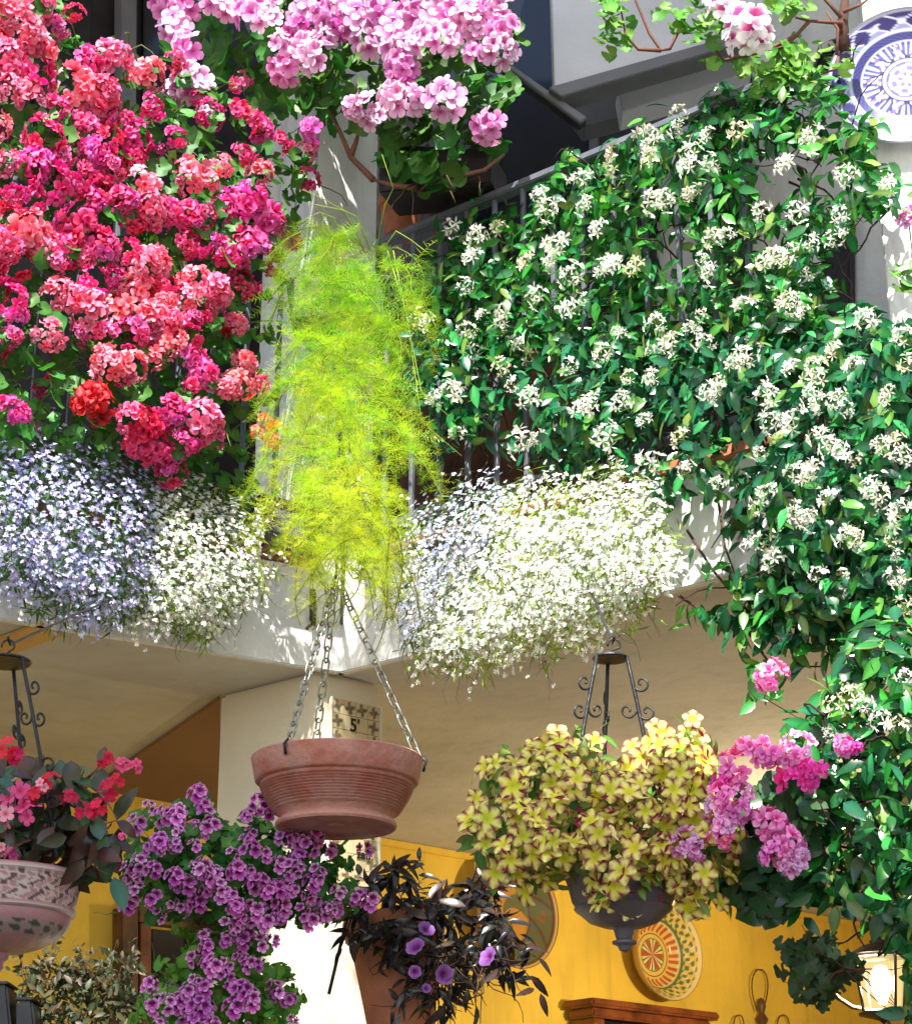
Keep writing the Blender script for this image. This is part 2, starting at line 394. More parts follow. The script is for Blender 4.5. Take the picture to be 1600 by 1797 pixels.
# ------------------------------------------------------------------ scattering
def in_poly(x, y, poly):
    ins = False; j = len(poly) - 1
    for i in range(len(poly)):
        xi, yi = poly[i]; xj, yj = poly[j]
        if (yi > y) != (yj > y) and x < (xj - xi) * (y - yi) / (yj - yi) + xi: ins = not ins
        j = i
    return ins
def edge_info(x, y, poly):
    best = 1e9; g = (0, 0)
    for i in range(len(poly)):
        x0, y0 = poly[i - 1]; x1, y1 = poly[i]; dx, dy = x1 - x0, y1 - y0
        t = max(0, min(1, ((x - x0) * dx + (y - y0) * dy) / (dx * dx + dy * dy + 1e-9)))
        ex, ey = x0 + t * dx, y0 + t * dy; d = math.hypot(x - ex, y - ey)
        if d < best: best = d; g = ((ex - x) / (d + 1e-6), (ey - y) / (d + 1e-6))
    return best, g
def place(poly, n, pl, base, bulge, thick, edge=90, jit=.55, up=.35, out=.8, bias=1.0, dens=None, seed=1):
    """points through the depth of a hanging mass, with outward directions; returns (p, n, depth below the front)"""
    r_ = random.Random(seed); xs = [p[0] for p in poly]; ys = [p[1] for p in poly]; res = []; tries = 0
    while len(res) < n and tries < n * 40:
        tries += 1
        x = r_.uniform(min(xs), max(xs)); y = r_.uniform(min(ys), max(ys))
        if not in_poly(x, y, poly): continue
        if dens and r_.random() > dens(x, y): continue
        d, g = edge_info(x, y, poly); b = math.sqrt(min(1, d / edge)); w_ = max(0, 1 - d / 60)
        x += w_ * (16 * math.sin(y * .049 + seed) + 10 * math.sin(y * .13 + x * .05) + r_.gauss(0, 7)); y += w_ * (16 * math.sin(x * .043 + seed * 2) + 10 * math.sin(x * .12 + y * .06) + r_.gauss(0, 7))
        dep = thick * r_.random() ** bias * b
        p = pl.at(x, y, base + bulge * b - dep)
        nn = pl.n + Vector((g[0], 0, -g[1])) * (out * (1 - b)) + Vector((0, 0, up)) + Vector((r_.gauss(0, jit), r_.gauss(0, jit), r_.gauss(0, jit)))
        res.append((p, nn.normalized(), dep))
    return res
def place_list(lst, pl, base, bulge, poly=None, jit=.25, up=.25, out=.7, edge=90, seed=3):
    r_ = random.Random(seed); res = []
    for it in lst:
        x, y, r = it[:3]; d, g = edge_info(x, y, poly) if poly else (edge, (0, 0))
        b = math.sqrt(min(1, d / edge)) if (not poly or in_poly(x, y, poly)) else 0.15
        p = pl.at(x, y, base + bulge * b + r_.uniform(-.02, .02)); Y = p.y
        nn = pl.n + Vector((g[0], 0, -g[1])) * (out * (1 - b)) + Vector((0, 0, up)) + Vector((r_.gauss(0, jit), r_.gauss(0, jit), r_.gauss(0, jit)))
        res.append((p, nn.normalized(), 0.0, r * (p - CAM).length / F))
    return res
def ydir(n, r_, down=1.0, spread=.8):
    return Vector((r_.gauss(0, spread), r_.gauss(0, spread * .4), -down + r_.gauss(0, spread)))
TPL = {}; KEEP = []
def bake(name, temps, mats4, pick, mat, parent, tintvar=.25, kind='stuff', seed=5):
    """join many transformed copies of small templates into one mesh (a mass nobody could count)"""
    g = np.random.default_rng(seed); Vs, Cs, Fi, Fs, base = [], [], [], [], 0
    for ti, t in enumerate(temps):
        idx = [i for i, k in enumerate(pick) if k == ti]
        if not idx: continue
        v = np.array([tuple(p) for p in t.v]); c = np.array(t.c); v1 = np.hstack([v, np.ones((len(v), 1))])
        A = np.array([mats4[i] for i in idx])
        W = np.einsum('mij,nj->mni', A, v1)[:, :, :3]
        k = 1 + g.uniform(-tintvar, tintvar * .7, (len(idx), 1, 1)); hh = 1 + g.uniform(-.12, .12, (len(idx), 1, 3))
        Cc = np.clip(c[None] * k * hh, 0, 1)
        Vs.append(W.reshape(-1, 3)); Cs.append(Cc.reshape(-1, 3))
        fl = np.concatenate([np.array(q) for q in t.f]); fs = np.array([len(q) for q in t.f])
        for m in range(len(idx)): Fi.append(fl + base + m * len(v)); Fs.append(fs)
        base += len(idx) * len(v)
    V = np.concatenate(Vs); Cc = np.concatenate(Cs); Fi = np.concatenate(Fi); Fs = np.concatenate(Fs)
    me = bpy.data.meshes.new(name); off = np.array(parent_off(parent))
    me.vertices.add(len(V)); me.vertices.foreach_set('co', (V - off).astype(np.float32).ravel())
    me.loops.add(len(Fi)); me.loops.foreach_set('vertex_index', Fi.astype(np.int32))
    me.polygons.add(len(Fs)); me.polygons.foreach_set('loop_start', np.concatenate([[0], np.cumsum(Fs)[:-1]]).astype(np.int32))
    me.polygons.foreach_set('use_smooth', np.ones(len(Fs), dtype=bool))
    a = me.color_attributes.new('Col', 'FLOAT_COLOR', 'POINT')
    a.data.foreach_set('color', np.hstack([Cc, np.ones((len(Cc), 1))]).astype(np.float32).ravel())
    me.update(calc_edges=True); me.materials.append(mat)
    o = bpy.data.objects.new(name, me); COL.objects.link(o)
    if parent is not None: o.parent = parent
    if kind: o['kind'] = kind
    return o
def parent_off(p):
    off = Vector((0, 0, 0))
    while p is not None: off = off + p.matrix_basis.translation; p = p.parent
    return off
def grow(parent, part, mass_name, temps, pts, size, mat, seed=1, limit=300, spread=.8, down=1.0, tintvar=.25, key=None):
    """front pieces become parts of their own (sharing mesh data), the rest one mass"""
    r_ = random.Random(seed); KEEP.append(temps); ck = key or part + str(id(temps))
    meshes = TPL.setdefault(ck, None)
    if meshes is None: meshes = TPL[ck] = [t.mesh(part, mat) for t in temps]
    pts = sorted(pts, key=lambda q: q[2]); off = parent_off(parent); rest = []; pick = []
    for i, q in enumerate(pts):
        s = q[3] if len(q) > 3 else r_.uniform(*size); k = r_.randrange(len(temps))
        if len(q) > 4 and q[4] is not None: k = q[4]
        Mx = frame(q[0], q[1], ydir(q[1], r_, down, spread), s)
        if i < limit:
            o = bpy.data.objects.new(part, meshes[k]); COL.objects.link(o); o.parent = parent
            o.matrix_basis = Matrix.Translation(-off) @ Mx
        else: rest.append(np.array(Mx)); pick.append(k)
    if rest: bake(mass_name, temps, rest, pick, mat, parent, tintvar, seed=seed)
def wander(p, d, L, r_, n=7, sag=.3, wob=.25):
    pts = [Vector(p)]; d = Vector(d).normalized()
    for i in range(n):
        d = (d + Vector((r_.gauss(0, wob), r_.gauss(0, wob), r_.gauss(0, wob) - sag / n))).normalized(); pts.append(pts[-1] + d * (L / n))
    return pts
def twigs(name, parent, paths, r, col=(.06, .03, .02), kind='stuff', sides=4, mat='bark'):
    V, Fc = [], []
    for p in paths:
        n = len(p); tube_geo(p, [r * (1 - .6 * i / (n - 1)) for i in range(n)], sides, False, V, Fc)
    off = parent_off(parent); V = [v - off for v in V]
    me = mk(name, V, Fc, True, [col] * len(V)); me.materials.append(M[mat])
    o = bpy.data.objects.new(name, me); COL.objects.link(o); o.parent = parent
    if kind: o['kind'] = kind
    return o

# ================================================================== THE SETTING
gme = mk('patio_floor', [(-60, -60, 0), (60, -60, 0), (60, 60, 0), (-60, 60, 0)], [(0, 1, 2, 3)])
link('patio_floor', gme, M['floor'], kind='structure')

house = empty('courtyard_house', (C.x, C.y, 0), 'white plastered courtyard house with upper gallery over an arcade and yellow room', 'house')
Lf = flat(C) + LD * 3.4; R1 = flat(C) + RD * 3.6
YA, YB = flat(atz(190, 1387, ZC)), flat(atz(1400, 1600, ZC))
YD = (YB - YA).normalized(); Y0, Y1 = YA - YD * 2.6, YA + YD * 5.2
YN = Vector((YD.y, -YD.x, 0))
foot = [Lf, flat(C), R1, R1 + RD * .5 + Vector((1.6, .3, 0)), Y1 + Vector((.3, .5, 0)), Y0 + Vector((-.2, .5, 0))]
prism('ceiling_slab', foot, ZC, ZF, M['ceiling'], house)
# plaster face of the slab edge, standing a little proud
wallbox('plaster_fascia', flat(C) + LN * .03, Lf + LN * .03, ZC - .012, ZF - .045, .028, LN, M['white'], house)
wallbox('plaster_fascia', flat(C) + RN * .03, R1 + RN * .03, ZC - .012, ZF - .045, .028, RN, M['white'], house)
def nosing(a, d, nrm, n):
    me = None
    for i in range(n):
        p = a + d * (i * .20 + .004)
        o = wallbox('nosing_tile', p + nrm * .06, p + d * .192 + nrm * .06, ZF - .042 + .0005 * (i % 3), ZF - .008, .20, nrm, M['terra2'], house, .004)
nosing(flat(C) + LD * .10, LD, LN, 16); nosing(flat(C) + RD * .10, RD, RN, 16)
# ceiling areas: painted-in shade left of the pier, and an ochre border
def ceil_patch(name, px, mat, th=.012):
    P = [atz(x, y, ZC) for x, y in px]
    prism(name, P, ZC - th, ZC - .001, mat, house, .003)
ceil_patch('ceiling_shade_patch', [(386, 1219), (386, 1420), (150, 1388), (228, 1330)], M['tan'])
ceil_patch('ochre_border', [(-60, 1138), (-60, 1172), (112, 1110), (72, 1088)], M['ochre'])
# lower room
wallbox('yellow_wall', Y0, Y1, 0, ZC, .25, YN, M['yellow'], house)
wallbox('cornice', Y0 + YN * .02, Y1 + YN * .02, ZC - .03, ZC - .002, .02, YN, M['yellow'], house)
wallbox('side_wall', Y0, Lf + Vector((-.3, 0, 0)), 0, ZC, .2, Vector((1, 0, 0)), M['yellow'], house)
wallbox('side_wall', R1 + Vector((1.75, .3, 0)), Y1, 0, ZC, .2, Vector((-1, 0, 0)), M['yellow'], house)
# corner pier below and above
cN, cL, cR = flat(atz(560, 1176, ZC)), flat(atz(385, 1220, ZC)), flat(atz(667, 1201, ZC))
cB = cL + (cR - cN)
prism('corner_pier', [cN, cR, cB, cL], 0, ZC - .001, M['cream'], house, .012)
up = Vector((0, .03, 0))
uN, uL, uR = flat(at(545, 600, 5.62)), flat(at(455, 600, 6.6)), flat(at(658, 600, 5.82))
prism('upper_pier', [uN, uR, uL + (uR - uN), uL], ZF + .001, 6.6, M['white'], house, .012)
# upper gallery: floor edge, back walls, openings, roof
ub = 1.35
wallbox('upper_wall', flat(C) - LN * ub + LD * -1.6, Lf - LN * ub, ZF + .001, 6.6, .2, LN, M['dark'], house)
wallbox('upper_wall', flat(C) - RN * ub - RD * 1.6, R1 - RN * ub + RD * .4, ZF + .001, 6.6, .2, RN, M['white'], house)
slab_px('dark_door', [(640, -120), (1035, -120), (1035, 420), (640, 900)], PR, -ub + .03, .028, M['glass'], house)
for q_ in ([(1052, 150), (1142, 150), (1142, 560), (1052, 560)], [(1222, 120), (1310, 120), (1310, 560), (1222, 560)], [(1440, 380), (1490, 380), (1490, 560), (1440, 560)], [(1020, 562), (1640, 562), (1640, 900), (1020, 900)]):
    slab_px('shade_sheet', q_, PR, -ub + .05, .04, M['dark'], house)  # dark sheets standing in for shade in the gaps behind the jasmine
slab_px('brown_shade_sheet', [(700, 560), (1010, 560), (1010, 930), (700, 930)], PR, -ub + .07, .04, M['doorwood'], house)  # brown sheet standing in for the shaded gallery interior behind the bars
slab_px('door_post', [(1030, -120), (1046, -120), (1050, 420), (1034, 420)], PR, -ub + .06, .05, M['trim'], house)
PLb = Plane(C - LN * ub, LN)
for x0 in (-60, 60, 252):
    slab_px('window_pane', [(x0, -140), (x0 + 100, -140), (x0 + 100, 330), (x0, 330)], PLb, .03, .02, M['glass'], house)
slab_px('window_post', [(214, -140), (241, -140), (238, 400), (212, 400)], PLb, .12, .08, M['trim'], house)
wallbox('roof_eave', Lf + LN * .8, flat(C) + LN * .8, 6.6, 6.75, 2.75, LN, M['white'], house)
wallbox('roof_eave', flat(C) + RN * .8 - RD * .2, R1 + RN * .8, 6.61, 6.76, 2.75, RN, M['white'], house)
yb = YPlane(5.45)
slab_px('roof_beam', [(966, -90), (1340, -90), (1340, 48), (973, 152)], yb, 0, .12, M['greyed_white'], house)
slab_px('beam_trim', [(962, 152), (1345, 44), (1345, 62), (985, 168)], yb, .02, .10, M['trim'], house)
slab_px('recess_panel', [(975, 150), (1300, 60), (1300, 150), (1025, 222)], YPlane(6.0), 0, .1, M['trim'], house)
slab_px('white_panel', [(1084, 150), (1320, 84), (1320, 124), (1092, 196)], YPlane(5.7), 0, .12, M['greyed_white'], house)
slab_px('dark_beam', [(846, 92), (868, 98), (1030, 208), (1016, 218)], YPlane(5.5), 0, .04, M['dark'], house)
slab_px('beam_strip', [(848, 86), (868, 92), (1030, 205), (1018, 214)], YPlane(5.46), 0, .02, M['trim'], house)
wr = Vector((-.28, -1, 0)).normalized(); WR = Plane(at(1545, 400, 4.62), wr)
a0 = flat(at(1546, 400, 4.62)); wallbox('bright_side_wall', a0, a0 + Vector((1, -.28, 0)) * 1.4, ZF + .001, 6.59, .3, wr, M['white'], house)

# ---- unseen cotton awning, added behind and above the camera to shade the lower half
aw = empty('added_shade_awning', (0, 0, 6.3), 'off-white cotton awning on wires, added out of view to shade the patio', 'awning')
m_, n_, l_, b_ = new_mat('added_awning_cotton'); b_.inputs['Base Color'].default_value = (.62, .56, .46, 1); b_.inputs['Roughness'].default_value = .9
tr_ = n_.new('ShaderNodeBsdfTranslucent'); tr_.inputs[0].default_value = (.60, .52, .40, 1); mx_ = n_.new('ShaderNodeMixShader'); mx_.inputs[0].default_value = .45
l_.new(b_.outputs[0], mx_.inputs[1]); l_.new(tr_.outputs[0], mx_.inputs[2]); l_.new(mx_.outputs[0], n_['Material Output'].inputs['Surface'])
V_, F_ = [], []
for j in range(25):
    for i in range(13):
        x = -5 + i * 10 / 12; y = -6 + j * (7.1 - .6 * max(-2.2, min(1.2, x))) / 24; V_.append((x, y, 6.3 + .10 * math.cos(j * math.pi / 2) + .05 * math.sin(i * .9)))
for j in range(24):
    for i in range(12): k = j * 13 + i; F_.append((k, k + 1, k + 14, k + 13))
link('added_shade_canvas', mk('added_shade_canvas', V_, F_, True), m_, aw)
for x in (-4.5, 0, 4.5): tube('wire', [(x, -6.2, 6.42), (x, 1.1 - .6 * max(-2.2, min(1.2, x)), 6.42)], .004, M['steel'], aw, 5)

# ---- railings
def railing(d, nrm, n, start, label):
    base = flat(C) + d * start; base.z = ZF
    t = empty('gallery_railing', base, label, 'railing', 'railings of the upper gallery')
    q = flat(C) - nrm * .02
    a, b = q + d * start, q + d * (start + n * .108)
    wallbox('top_rail', a + nrm * .022, b + nrm * .022, ZR - .012, ZR + .012, .044, nrm, M['rail'], t, .004)
    wallbox('bottom_rail', a + nrm * .012, b + nrm * .012, ZF + .08, ZF + .1, .024, nrm, M['rail'], t, .002)
    me = bpy.data.meshes.new('baluster'); bm = bmesh.new(); bmesh.ops.create_cube(bm, size=1)
    bmesh.ops.scale(bm, vec=(.014, .014, ZR - ZF - .02), verts=bm.verts); bmesh.ops.bevel(bm, geom=list(bm.edges), offset=.002, segments=1, affect='EDGES')
    bm.to_mesh(me); bm.free(); me.materials.append(M['rail'])
    for i in range(n):
        p = q + d * (start + .05 + i * .108); p.z = (ZR + ZF) / 2
        link('baluster', me, None, t, Matrix.Translation(p) @ Matrix.Rotation(math.atan2(d.y, d.x), 4, 'Z'))
railing(RD, RN, 13, .09, 'grey metal balcony railing under the white star jasmine')
railing(LD, LN, 26, .18, 'grey metal balcony railing hidden behind the red geraniums')

# ================================================================== DOOR, CABINET, PLATES ON THE YELLOW WALL
PY = Plane(Vector((YA.x, YA.y, 0)), YN)
door = empty('wooden_door', flat(PY.at(290, 1797, .1)), 'brown wooden door with dark glass in the yellow wall', 'door')
slab_px('door_frame', [(214, 1592), (243, 1594), (243, 2100), (214, 2100)], PY, .07, .065, M['doorwood'], door)
slab_px('door_frame', [(244, 1590), (420, 1612), (420, 1640), (244, 1618)], PY, .06, .055, M['doorwood'], door)
slab_px('door_stile', [(246, 1620), (266, 1622), (266, 2100), (246, 2100)], PY, .05, .045, M['wood'], door)
slab_px('door_stile', [(338, 1632), (356, 1634), (356, 2100), (338, 2100)], PY, .05, .045, M['wood'], door)
slab_px('door_glass', [(267, 1630), (337, 1638), (337, 2100), (267, 2100)], PY, .02, .015, M['glass'], door)
slab_px('door_panel', [(358, 1636), (420, 1644), (420, 2100), (358, 2100)], PY, .03, .025, M['doorwood'], door)

cab = empty('wooden_cabinet', flat(PY.at(1120, 1797, .2)), 'red brown wooden cabinet standing below the big painted plate', 'cabinet')
cz = PY.at(1040, 1754, .16).z; ca = flat(PY.at(1040, 1754, .16)); cb = flat(PY.at(1236, 1780, .16))
cdv = (cb - ca); cw = cdv.length; cdv.normalize()
wallbox('cornice_board', ca - cdv * .05 + YN * .05, cb + cdv * .05 + YN * .05, cz - .035, cz, .19, YN, M['wood'], cab, .01)
wallbox('cornice_moulding', ca - cdv * .02 + YN * .02, cb + cdv * .02 + YN * .02, cz - .075, cz - .036, .15, YN, M['wood'], cab, .008)
wallbox('stile', ca, ca + cdv * .07, .0, cz - .076, .13, YN, M['wood'], cab, .004)
wallbox('stile', cb - cdv * .07, cb, .0, cz - .076, .13, YN, M['wood'], cab, .004)
wallbox('glass_door', ca + cdv * .071 - YN * .02, cb - cdv * .071 - YN * .02, .1, cz - .08, .02, YN, M['glass'], cab, 0)

def plate_obj(name, label, pl, px, py, rad, depth, cf, tilt=0, cat='plate', nr=46, na=144):
    V, Fc, cl = [], [], []
    c = pl.at(px, py, .01); t = empty(name, c, label, cat)
    prof = lambda q: depth * (0.10 + 0.9 * max(0, (q - .55) / .45) ** 1.1) if q > .55 else depth * .10
    for i in range(nr + 1):
        q = i / nr
        for k in range(na):
            a = 2 * math.pi * k / na; V.append((q * rad * math.cos(a), q * rad * math.sin(a), prof(q) + .004)); cl.append(cf(q, a))
    for i in range(nr):
        for k in range(na):
            k2 = (k + 1) % na; Fc.append((i * na + k, (i + 1) * na + k, (i + 1) * na + k2, i * na + k2))
    Mx = frame(c, pl.n, Vector((0, 0, 1)) , 1)
    face = link('face', mk('face', V, Fc, True, cl), M['glaze'], t, Mx)
    backc = cf(2, 0)
    V, Fc = [], []
    pr = [(.999, depth + .004), (1.01, depth + .009), (1.02, depth + .003), (.9, depth * .6), (.55, .001), (.5, -.008), (0.001, -.008)]
    me = lathe_me('rim', [(r * rad, z) for r, z in pr], 96, lambda a, z, r: backc)
    link('rim', me, M['glaze'], t, Mx)
    return t
def blue_cf(q, a):
    W, B, Bl = (.46, .46, .58), (.012, .006, .09), (.05, .055, .22)
    if q > 1.5: return W
    if q > .965: return W
    if q > .74:                                             # dark border with pale leaf shapes
        s = abs(math.sin(a * 7)); u = (q - .74) / .225
        e = abs(math.sin(math.pi * u)) * .98
        if abs(s - e) < .09: return W
        return B if s < e or q > .90 else lerp(Bl, W, .35)
    if q > .715: return W
    if q > .60:
        return lerp(B, Bl, .5 + .5 * math.sin(a * 44) * math.cos(q * 120))
    if q > .575: return W
    if q > .34:
        s = abs(math.sin(a * 5 + .5)); u = (q - .34) / .235
        lim = .28 + .72 * (1 - u) ** 1.4
        if abs(s - lim) < .10: return B
        if s > lim: return Bl if math.sin(a * 40) > -.3 else W
        return W if (math.sin(a * 20 + 1) * math.cos(u * 9)) > -.25 else (.16, .10, .45)
    if q > .31: return B
    if q > .27: return W
    if q > .24: return Bl
    return (.16, .12, .5) if math.sin(a * 6) * math.cos(q * 36) > .12 else W
plate_obj('blue_wall_plate', 'large blue and white painted plate hanging on the bright wall', WR, 1592, 141, .205, .03, blue_cf)
def rad_cf(q, a):
    Yl, Gn, Rd, Br, Cr = (.72, .50, .12), (.10, .17, .05), (.48, .10, .04), (.10, .03, .02), (.75, .62, .30)
    if q > 1.5: return (.50, .32, .12)
    if q > .95: return Cr
    if q > .74: return Gn if math.sin(a * 26) * math.cos((q - .74) * 45) > .1 else (Yl if math.sin(a * 13 + q * 30) > -.5 else Cr)
    if q > .71: return Gn
    if q > .47: return Rd if math.sin(a * 26) > -.1 and .5 < q < .68 else (Yl if q < .66 else Cr)
    if q > .45: return Br
    if q > .36: return Yl
    if q > .33: return Gn
    s = math.cos(a * 6); return Rd if s > q * 2.2 - .2 else (Gn if math.sin(a * 18) > .2 else Cr)
def green_cf(q, a):
    Br, Gn, Or, Dk = (.13, .06, .03), (.13, .14, .06), (.50, .24, .05), (.04, .02, .015)
    if q > 1.5: return (.42, .24, .07)
    if q > .96: return (.62, .42, .14)
    if q > .93: return Br
    if q > .62:
        s = math.sin(a * 4 + 8 * (q - .62)); 
        return (Br if abs(s) < .22 else (Gn if s > 0 and math.sin(a * 30 + q * 40) > -.2 else ((.33, .10, .04) if (q - .78) ** 2 + (math.sin(a * 4)) ** 2 * .02 < .006 else Gn)))
    if q > .59: return Br
    return Or if math.sin(a * 3 + q * 6) > -.3 else Gn
pc = PY.at(1135, 1677, .0); rs = 0.5 * 158 * (pc - CAM).length / F
plate_obj('painted_plate', 'big yellow, green and red painted plate upright over the wooden cabinet', PY, 1140, 1677, rs, .12, rad_cf)
plate_obj('painted_plate', 'dark green and brown painted plate on yellow wall behind the black-leaved plant', PY, 880, 1607, rs * 1.1, .10, green_cf)

wo = empty('wire_ornament', PY.at(1332, 1830, .02), 'bronze wire loop ornament against the yellow wall right of the cabinet', 'ornament')
lp = [PY.at(1332 + 21 * math.sin(t) * (1.0 if t < math.pi else 1.0) * (.55 + .45 * math.cos(t / 2) ** 2 if False else 1), 1742 - 36 * math.cos(t), .05) for t in [0.35 + i * (2 * math.pi - .7) / 30 for i in range(31)]]
def loopcurve(cx, top, bot, w, off=.05):
    pts = []
    for i in range(33):
        t = i / 32; a = math.pi * (1 - t) ; x = cx + w * math.cos(a) * (math.sin(math.pi * t) ** .5 if 0 < t < 1 else .0) if False else None
        s = -1 + 2 * t; h = 1 - abs(s) ** 2.2
        pts.append(PY.at(cx + w * (math.sin(s * math.pi * .5) if True else s) * (1 - .75 * abs(s) ** 4), bot + (top - bot) * h, off))
    return pts
tube('loop', loopcurve(1333, 1702, 1775, 19), .0035, M['wire'], wo, 5)
tube('loop', loopcurve(1374, 1782, 1830, 14), .0035, M['wire'], wo, 5)
tube('loop', loopcurve(1296, 1782, 1830, 12), .0035, M['wire'], wo, 5)
link('stem', lathe_me('stem', [(.001, .10), (.014, .09), (.022, .06), (.012, .03), (.03, .0), (.012, -.03), (.012, -.3), (.001, -.3)], 16), M['wire'], wo, Matrix.Translation(PY.at(1337, 1790, .05)))

# ================================================================== TILE PANEL ON THE PIER
PP = Plane(cN, Vector(((cR - cN).y, -(cR - cN).x, 0)))
panel = empty('tile_panel', PP.at(620, 1400, .01), 'glazed tile panel with floral border and number 5 on the pier', 'tile panel')
def tilecf(kind, seed):
    r_ = random.Random(seed)
    def f(u, v):
        if kind == 'c': return (.58, .48, .28)
        g = math.sin(u * 9 + seed) * math.cos(v * 8 + seed * 2)
        d = math.hypot(u - .5, v - .5)
        if d < .46 and (math.sin(math.atan2(v - .5, u - .5) * 4 + seed) * .14 + .32 > d): return (.10, .12, .05) if g > .1 else ((.24, .11, .05) if g > -.4 else (.20, .16, .18))
        return (.56, .47, .30)
    return f
tw = (667 - 577) / 4.0
pr_ = flat(PP.at(577, 1300, 0)); pdir = (flat(PP.at(662, 1300, 0)) - pr_); pw = pdir.length; pdir.normalize()
ts = pw / 4; ztop = PP.at(577, 1224, 0).z - .0
for j in range(12):
    for i in range(4):
        edge_ = i in (0, 3) or j in (0, 11); g = 8
        V, Fc, cl = [], [], []; cf = tilecf('b' if edge_ else 'c', i * 13 + j * 7)
        for b in range(g + 1):
            for a in range(g + 1):
                V.append(((a / g - .5) * ts * .965, (b / g - .5) * ts * .965, .006)); cl.append(cf(a / g, b / g))
        for b in range(g):
            for a in range(g): k = b * (g + 1) + a; Fc.append((k, k + 1, k + g + 2, k + g + 1))
        h = ts * .965 / 2; k = len(V); V += [(-h, -h, 0), (h, -h, 0), (h, h, 0), (-h, h, 0)]; cl += [(.5, .42, .28)] * 4
        Fc += [(0, k, k + 1, g), (g, k + 1, k + 2, (g + 1) ** 2 - 1), ((g + 1) ** 2 - 1, k + 2, k + 3, g * (g + 1)), (g * (g + 1), k + 3, k, 0)]
        p = pr_ + pdir * (ts * (i + .5)); p.z = ztop - ts * (j + .5)
        link('tile', mk('tile', V, Fc, False, cl), M['glaze'], panel, frame(p + PP.n * .004, PP.n, Vector((0, 0, 1)), 1))
for a_, b_ in ((-.006, 0), (pw, pw + .006)):
    q = pr_ + pdir * a_; r2 = pr_ + pdir * b_
    wallbox('edge_strip', q + PP.n * .016, r2 + PP.n * .016, ztop - ts * 12, ztop, .012, PP.n, M['cream'], panel, .001)
def text(body, size, loc, n, mat, parent, name='lettering'):
    cu = bpy.data.curves.new('t', 'FONT'); cu.body = body; cu.size = size; cu.extrude = .0008; cu.align_x = 'CENTER'; cu.offset = size * .012
    o = bpy.data.objects.new('t', cu); COL.objects.link(o)
    dg = bpy.context.evaluated_depsgraph_get(); me = bpy.data.meshes.new_from_object(o.evaluated_get(dg)); bpy.data.objects.remove(o)
    me.materials.clear(); return link(name, me, mat, parent, frame(loc, n, Vector((0, 0, 1)), 1))
text("5'", .055, pr_ + pdir * (pw * .47) + PP.n * .0125 + Vector((0, 0, PP.at(620, 1286, 0).z)), PP.n, M['ink'], panel)
text("zau", .038, pr_ + pdir * (pw * .70) + PP.n * .0125 + Vector((0, 0, PP.at(640, 1510, 0).z)), PP.n, M['ink'], panel)

# ================================================================== TERRACOTTA BOWL ON CHAINS
bc = at(592, 1335, 4.2); S = (bc - CAM).length / F
rr = 150 * S
bowl = empty('hanging_bowl', at(592, 1480, 4.2), 'ribbed terracotta bowl hanging on three chains in front of the pier', 'hanging planter')
prof = [(rr * .93, -.03), (rr * .955, 0), (rr * .985, .004), (rr, 0), (rr * .985, -.012), (rr * .945, -.060), (rr * .925, -.064), (rr * .88, -.066), (rr * .875, -.070)]
n_r = 10
for i in range(n_r):
    q = i / n_r; r0 = rr * (.875 - .17 * q ** 1.3); z0 = -.072 - .072 * q
    prof += [(r0, z0), (r0 + .003, z0 - .0022), (r0 + .001, z0 - .0048), (r0 - .0035, z0 - .0060)]
prof += [(rr * .665, -.150), (rr * .64, -.160), (rr * .655, -.164), (rr * .69, -.170), (rr * .70, -.178), (rr * .685, -.184), (rr * .62, -.184), (rr * .60, -.178), (.02, -.176), (.018, -.181), (.001, -.181)]
link('bowl', lathe_me('bowl', [(r, z * .80) for r, z in prof], 96), M['terra'], bowl, Matrix.Translation(bc))
link('bowl_lining', lathe_me('bowl_lining', [(rr * .93, -.024), (rr * .80, -.06), (rr * .5, -.105), (.001, -.11)], 48), M['terra2'], bowl, Matrix.Translation(bc))
apex = at(590, 1012, 4.2)
def link_me():
    L, w, r = .0185, .0085, .0022; pts = []
    for i in range(20):
        a = 2 * math.pi * i / 20; pts.append(Vector((w * math.cos(a), (L - w) * (1 if math.sin(a) > 0 else -1) * (1 if abs(math.sin(a)) > .05 else 0) + w * math.sin(a), 0)))
    V, Fc = tube_geo(pts, r, 6, True); me = mk('chain_link', V, Fc, True); me.materials.append(M['steel']); return me
LM = link_me()
def chain(parent, a, b, name='chain'):
    d = (b - a); L = d.length; d.normalize(); n = int(L / .0285)
    e = bpy.data.objects.new(name, None); COL.objects.link(e); e.parent = parent; e.matrix_basis = Matrix.Translation(a - parent_off(parent)); e.empty_display_size = .02
    side = d.cross(Vector((0, 1, 0))).normalized()
    for i in range(n + 1):
        p = a + d * (L * (i + .5) / (n + 1)); nn = Matrix.Rotation(R(35) + (R(90) if i % 2 else 0), 3, d) @ side
        link('chain_link', LM, None, e, frame(p, nn, d, 1))
for ang in (238, 358, 112):
    a = R(ang); foot_ = bc + Vector((rr * .965 * math.cos(a), rr * .965 * math.sin(a), -.004))
    chain(bowl, foot_, apex)
    tube('chain_hook', [foot_ + Vector((math.cos(a), math.sin(a), 0)) * .006 + Vector((0, 0, -.022)), foot_ + Vector((math.cos(a), math.sin(a), 0)) * .012, foot_ + Vector((0, 0, .012))], .0032, M['iron'], bowl)
hk = at(592, 800, 4.2)
tube('hanging_rod', [apex + Vector((0, 0, -.01)), apex + Vector((0, 0, .12)), Vector((apex.x, apex.y, 3.40))], .003, M['iron'], bowl)
wc = flat(C) + (LN + RN).normalized() * .03; wc.z = 3.40
tube('wall_bracket', [Vector((apex.x, apex.y - .01, 3.40)), Vector((apex.x, apex.y + .3, 3.42)), wc], .006, M['iron'], bowl)
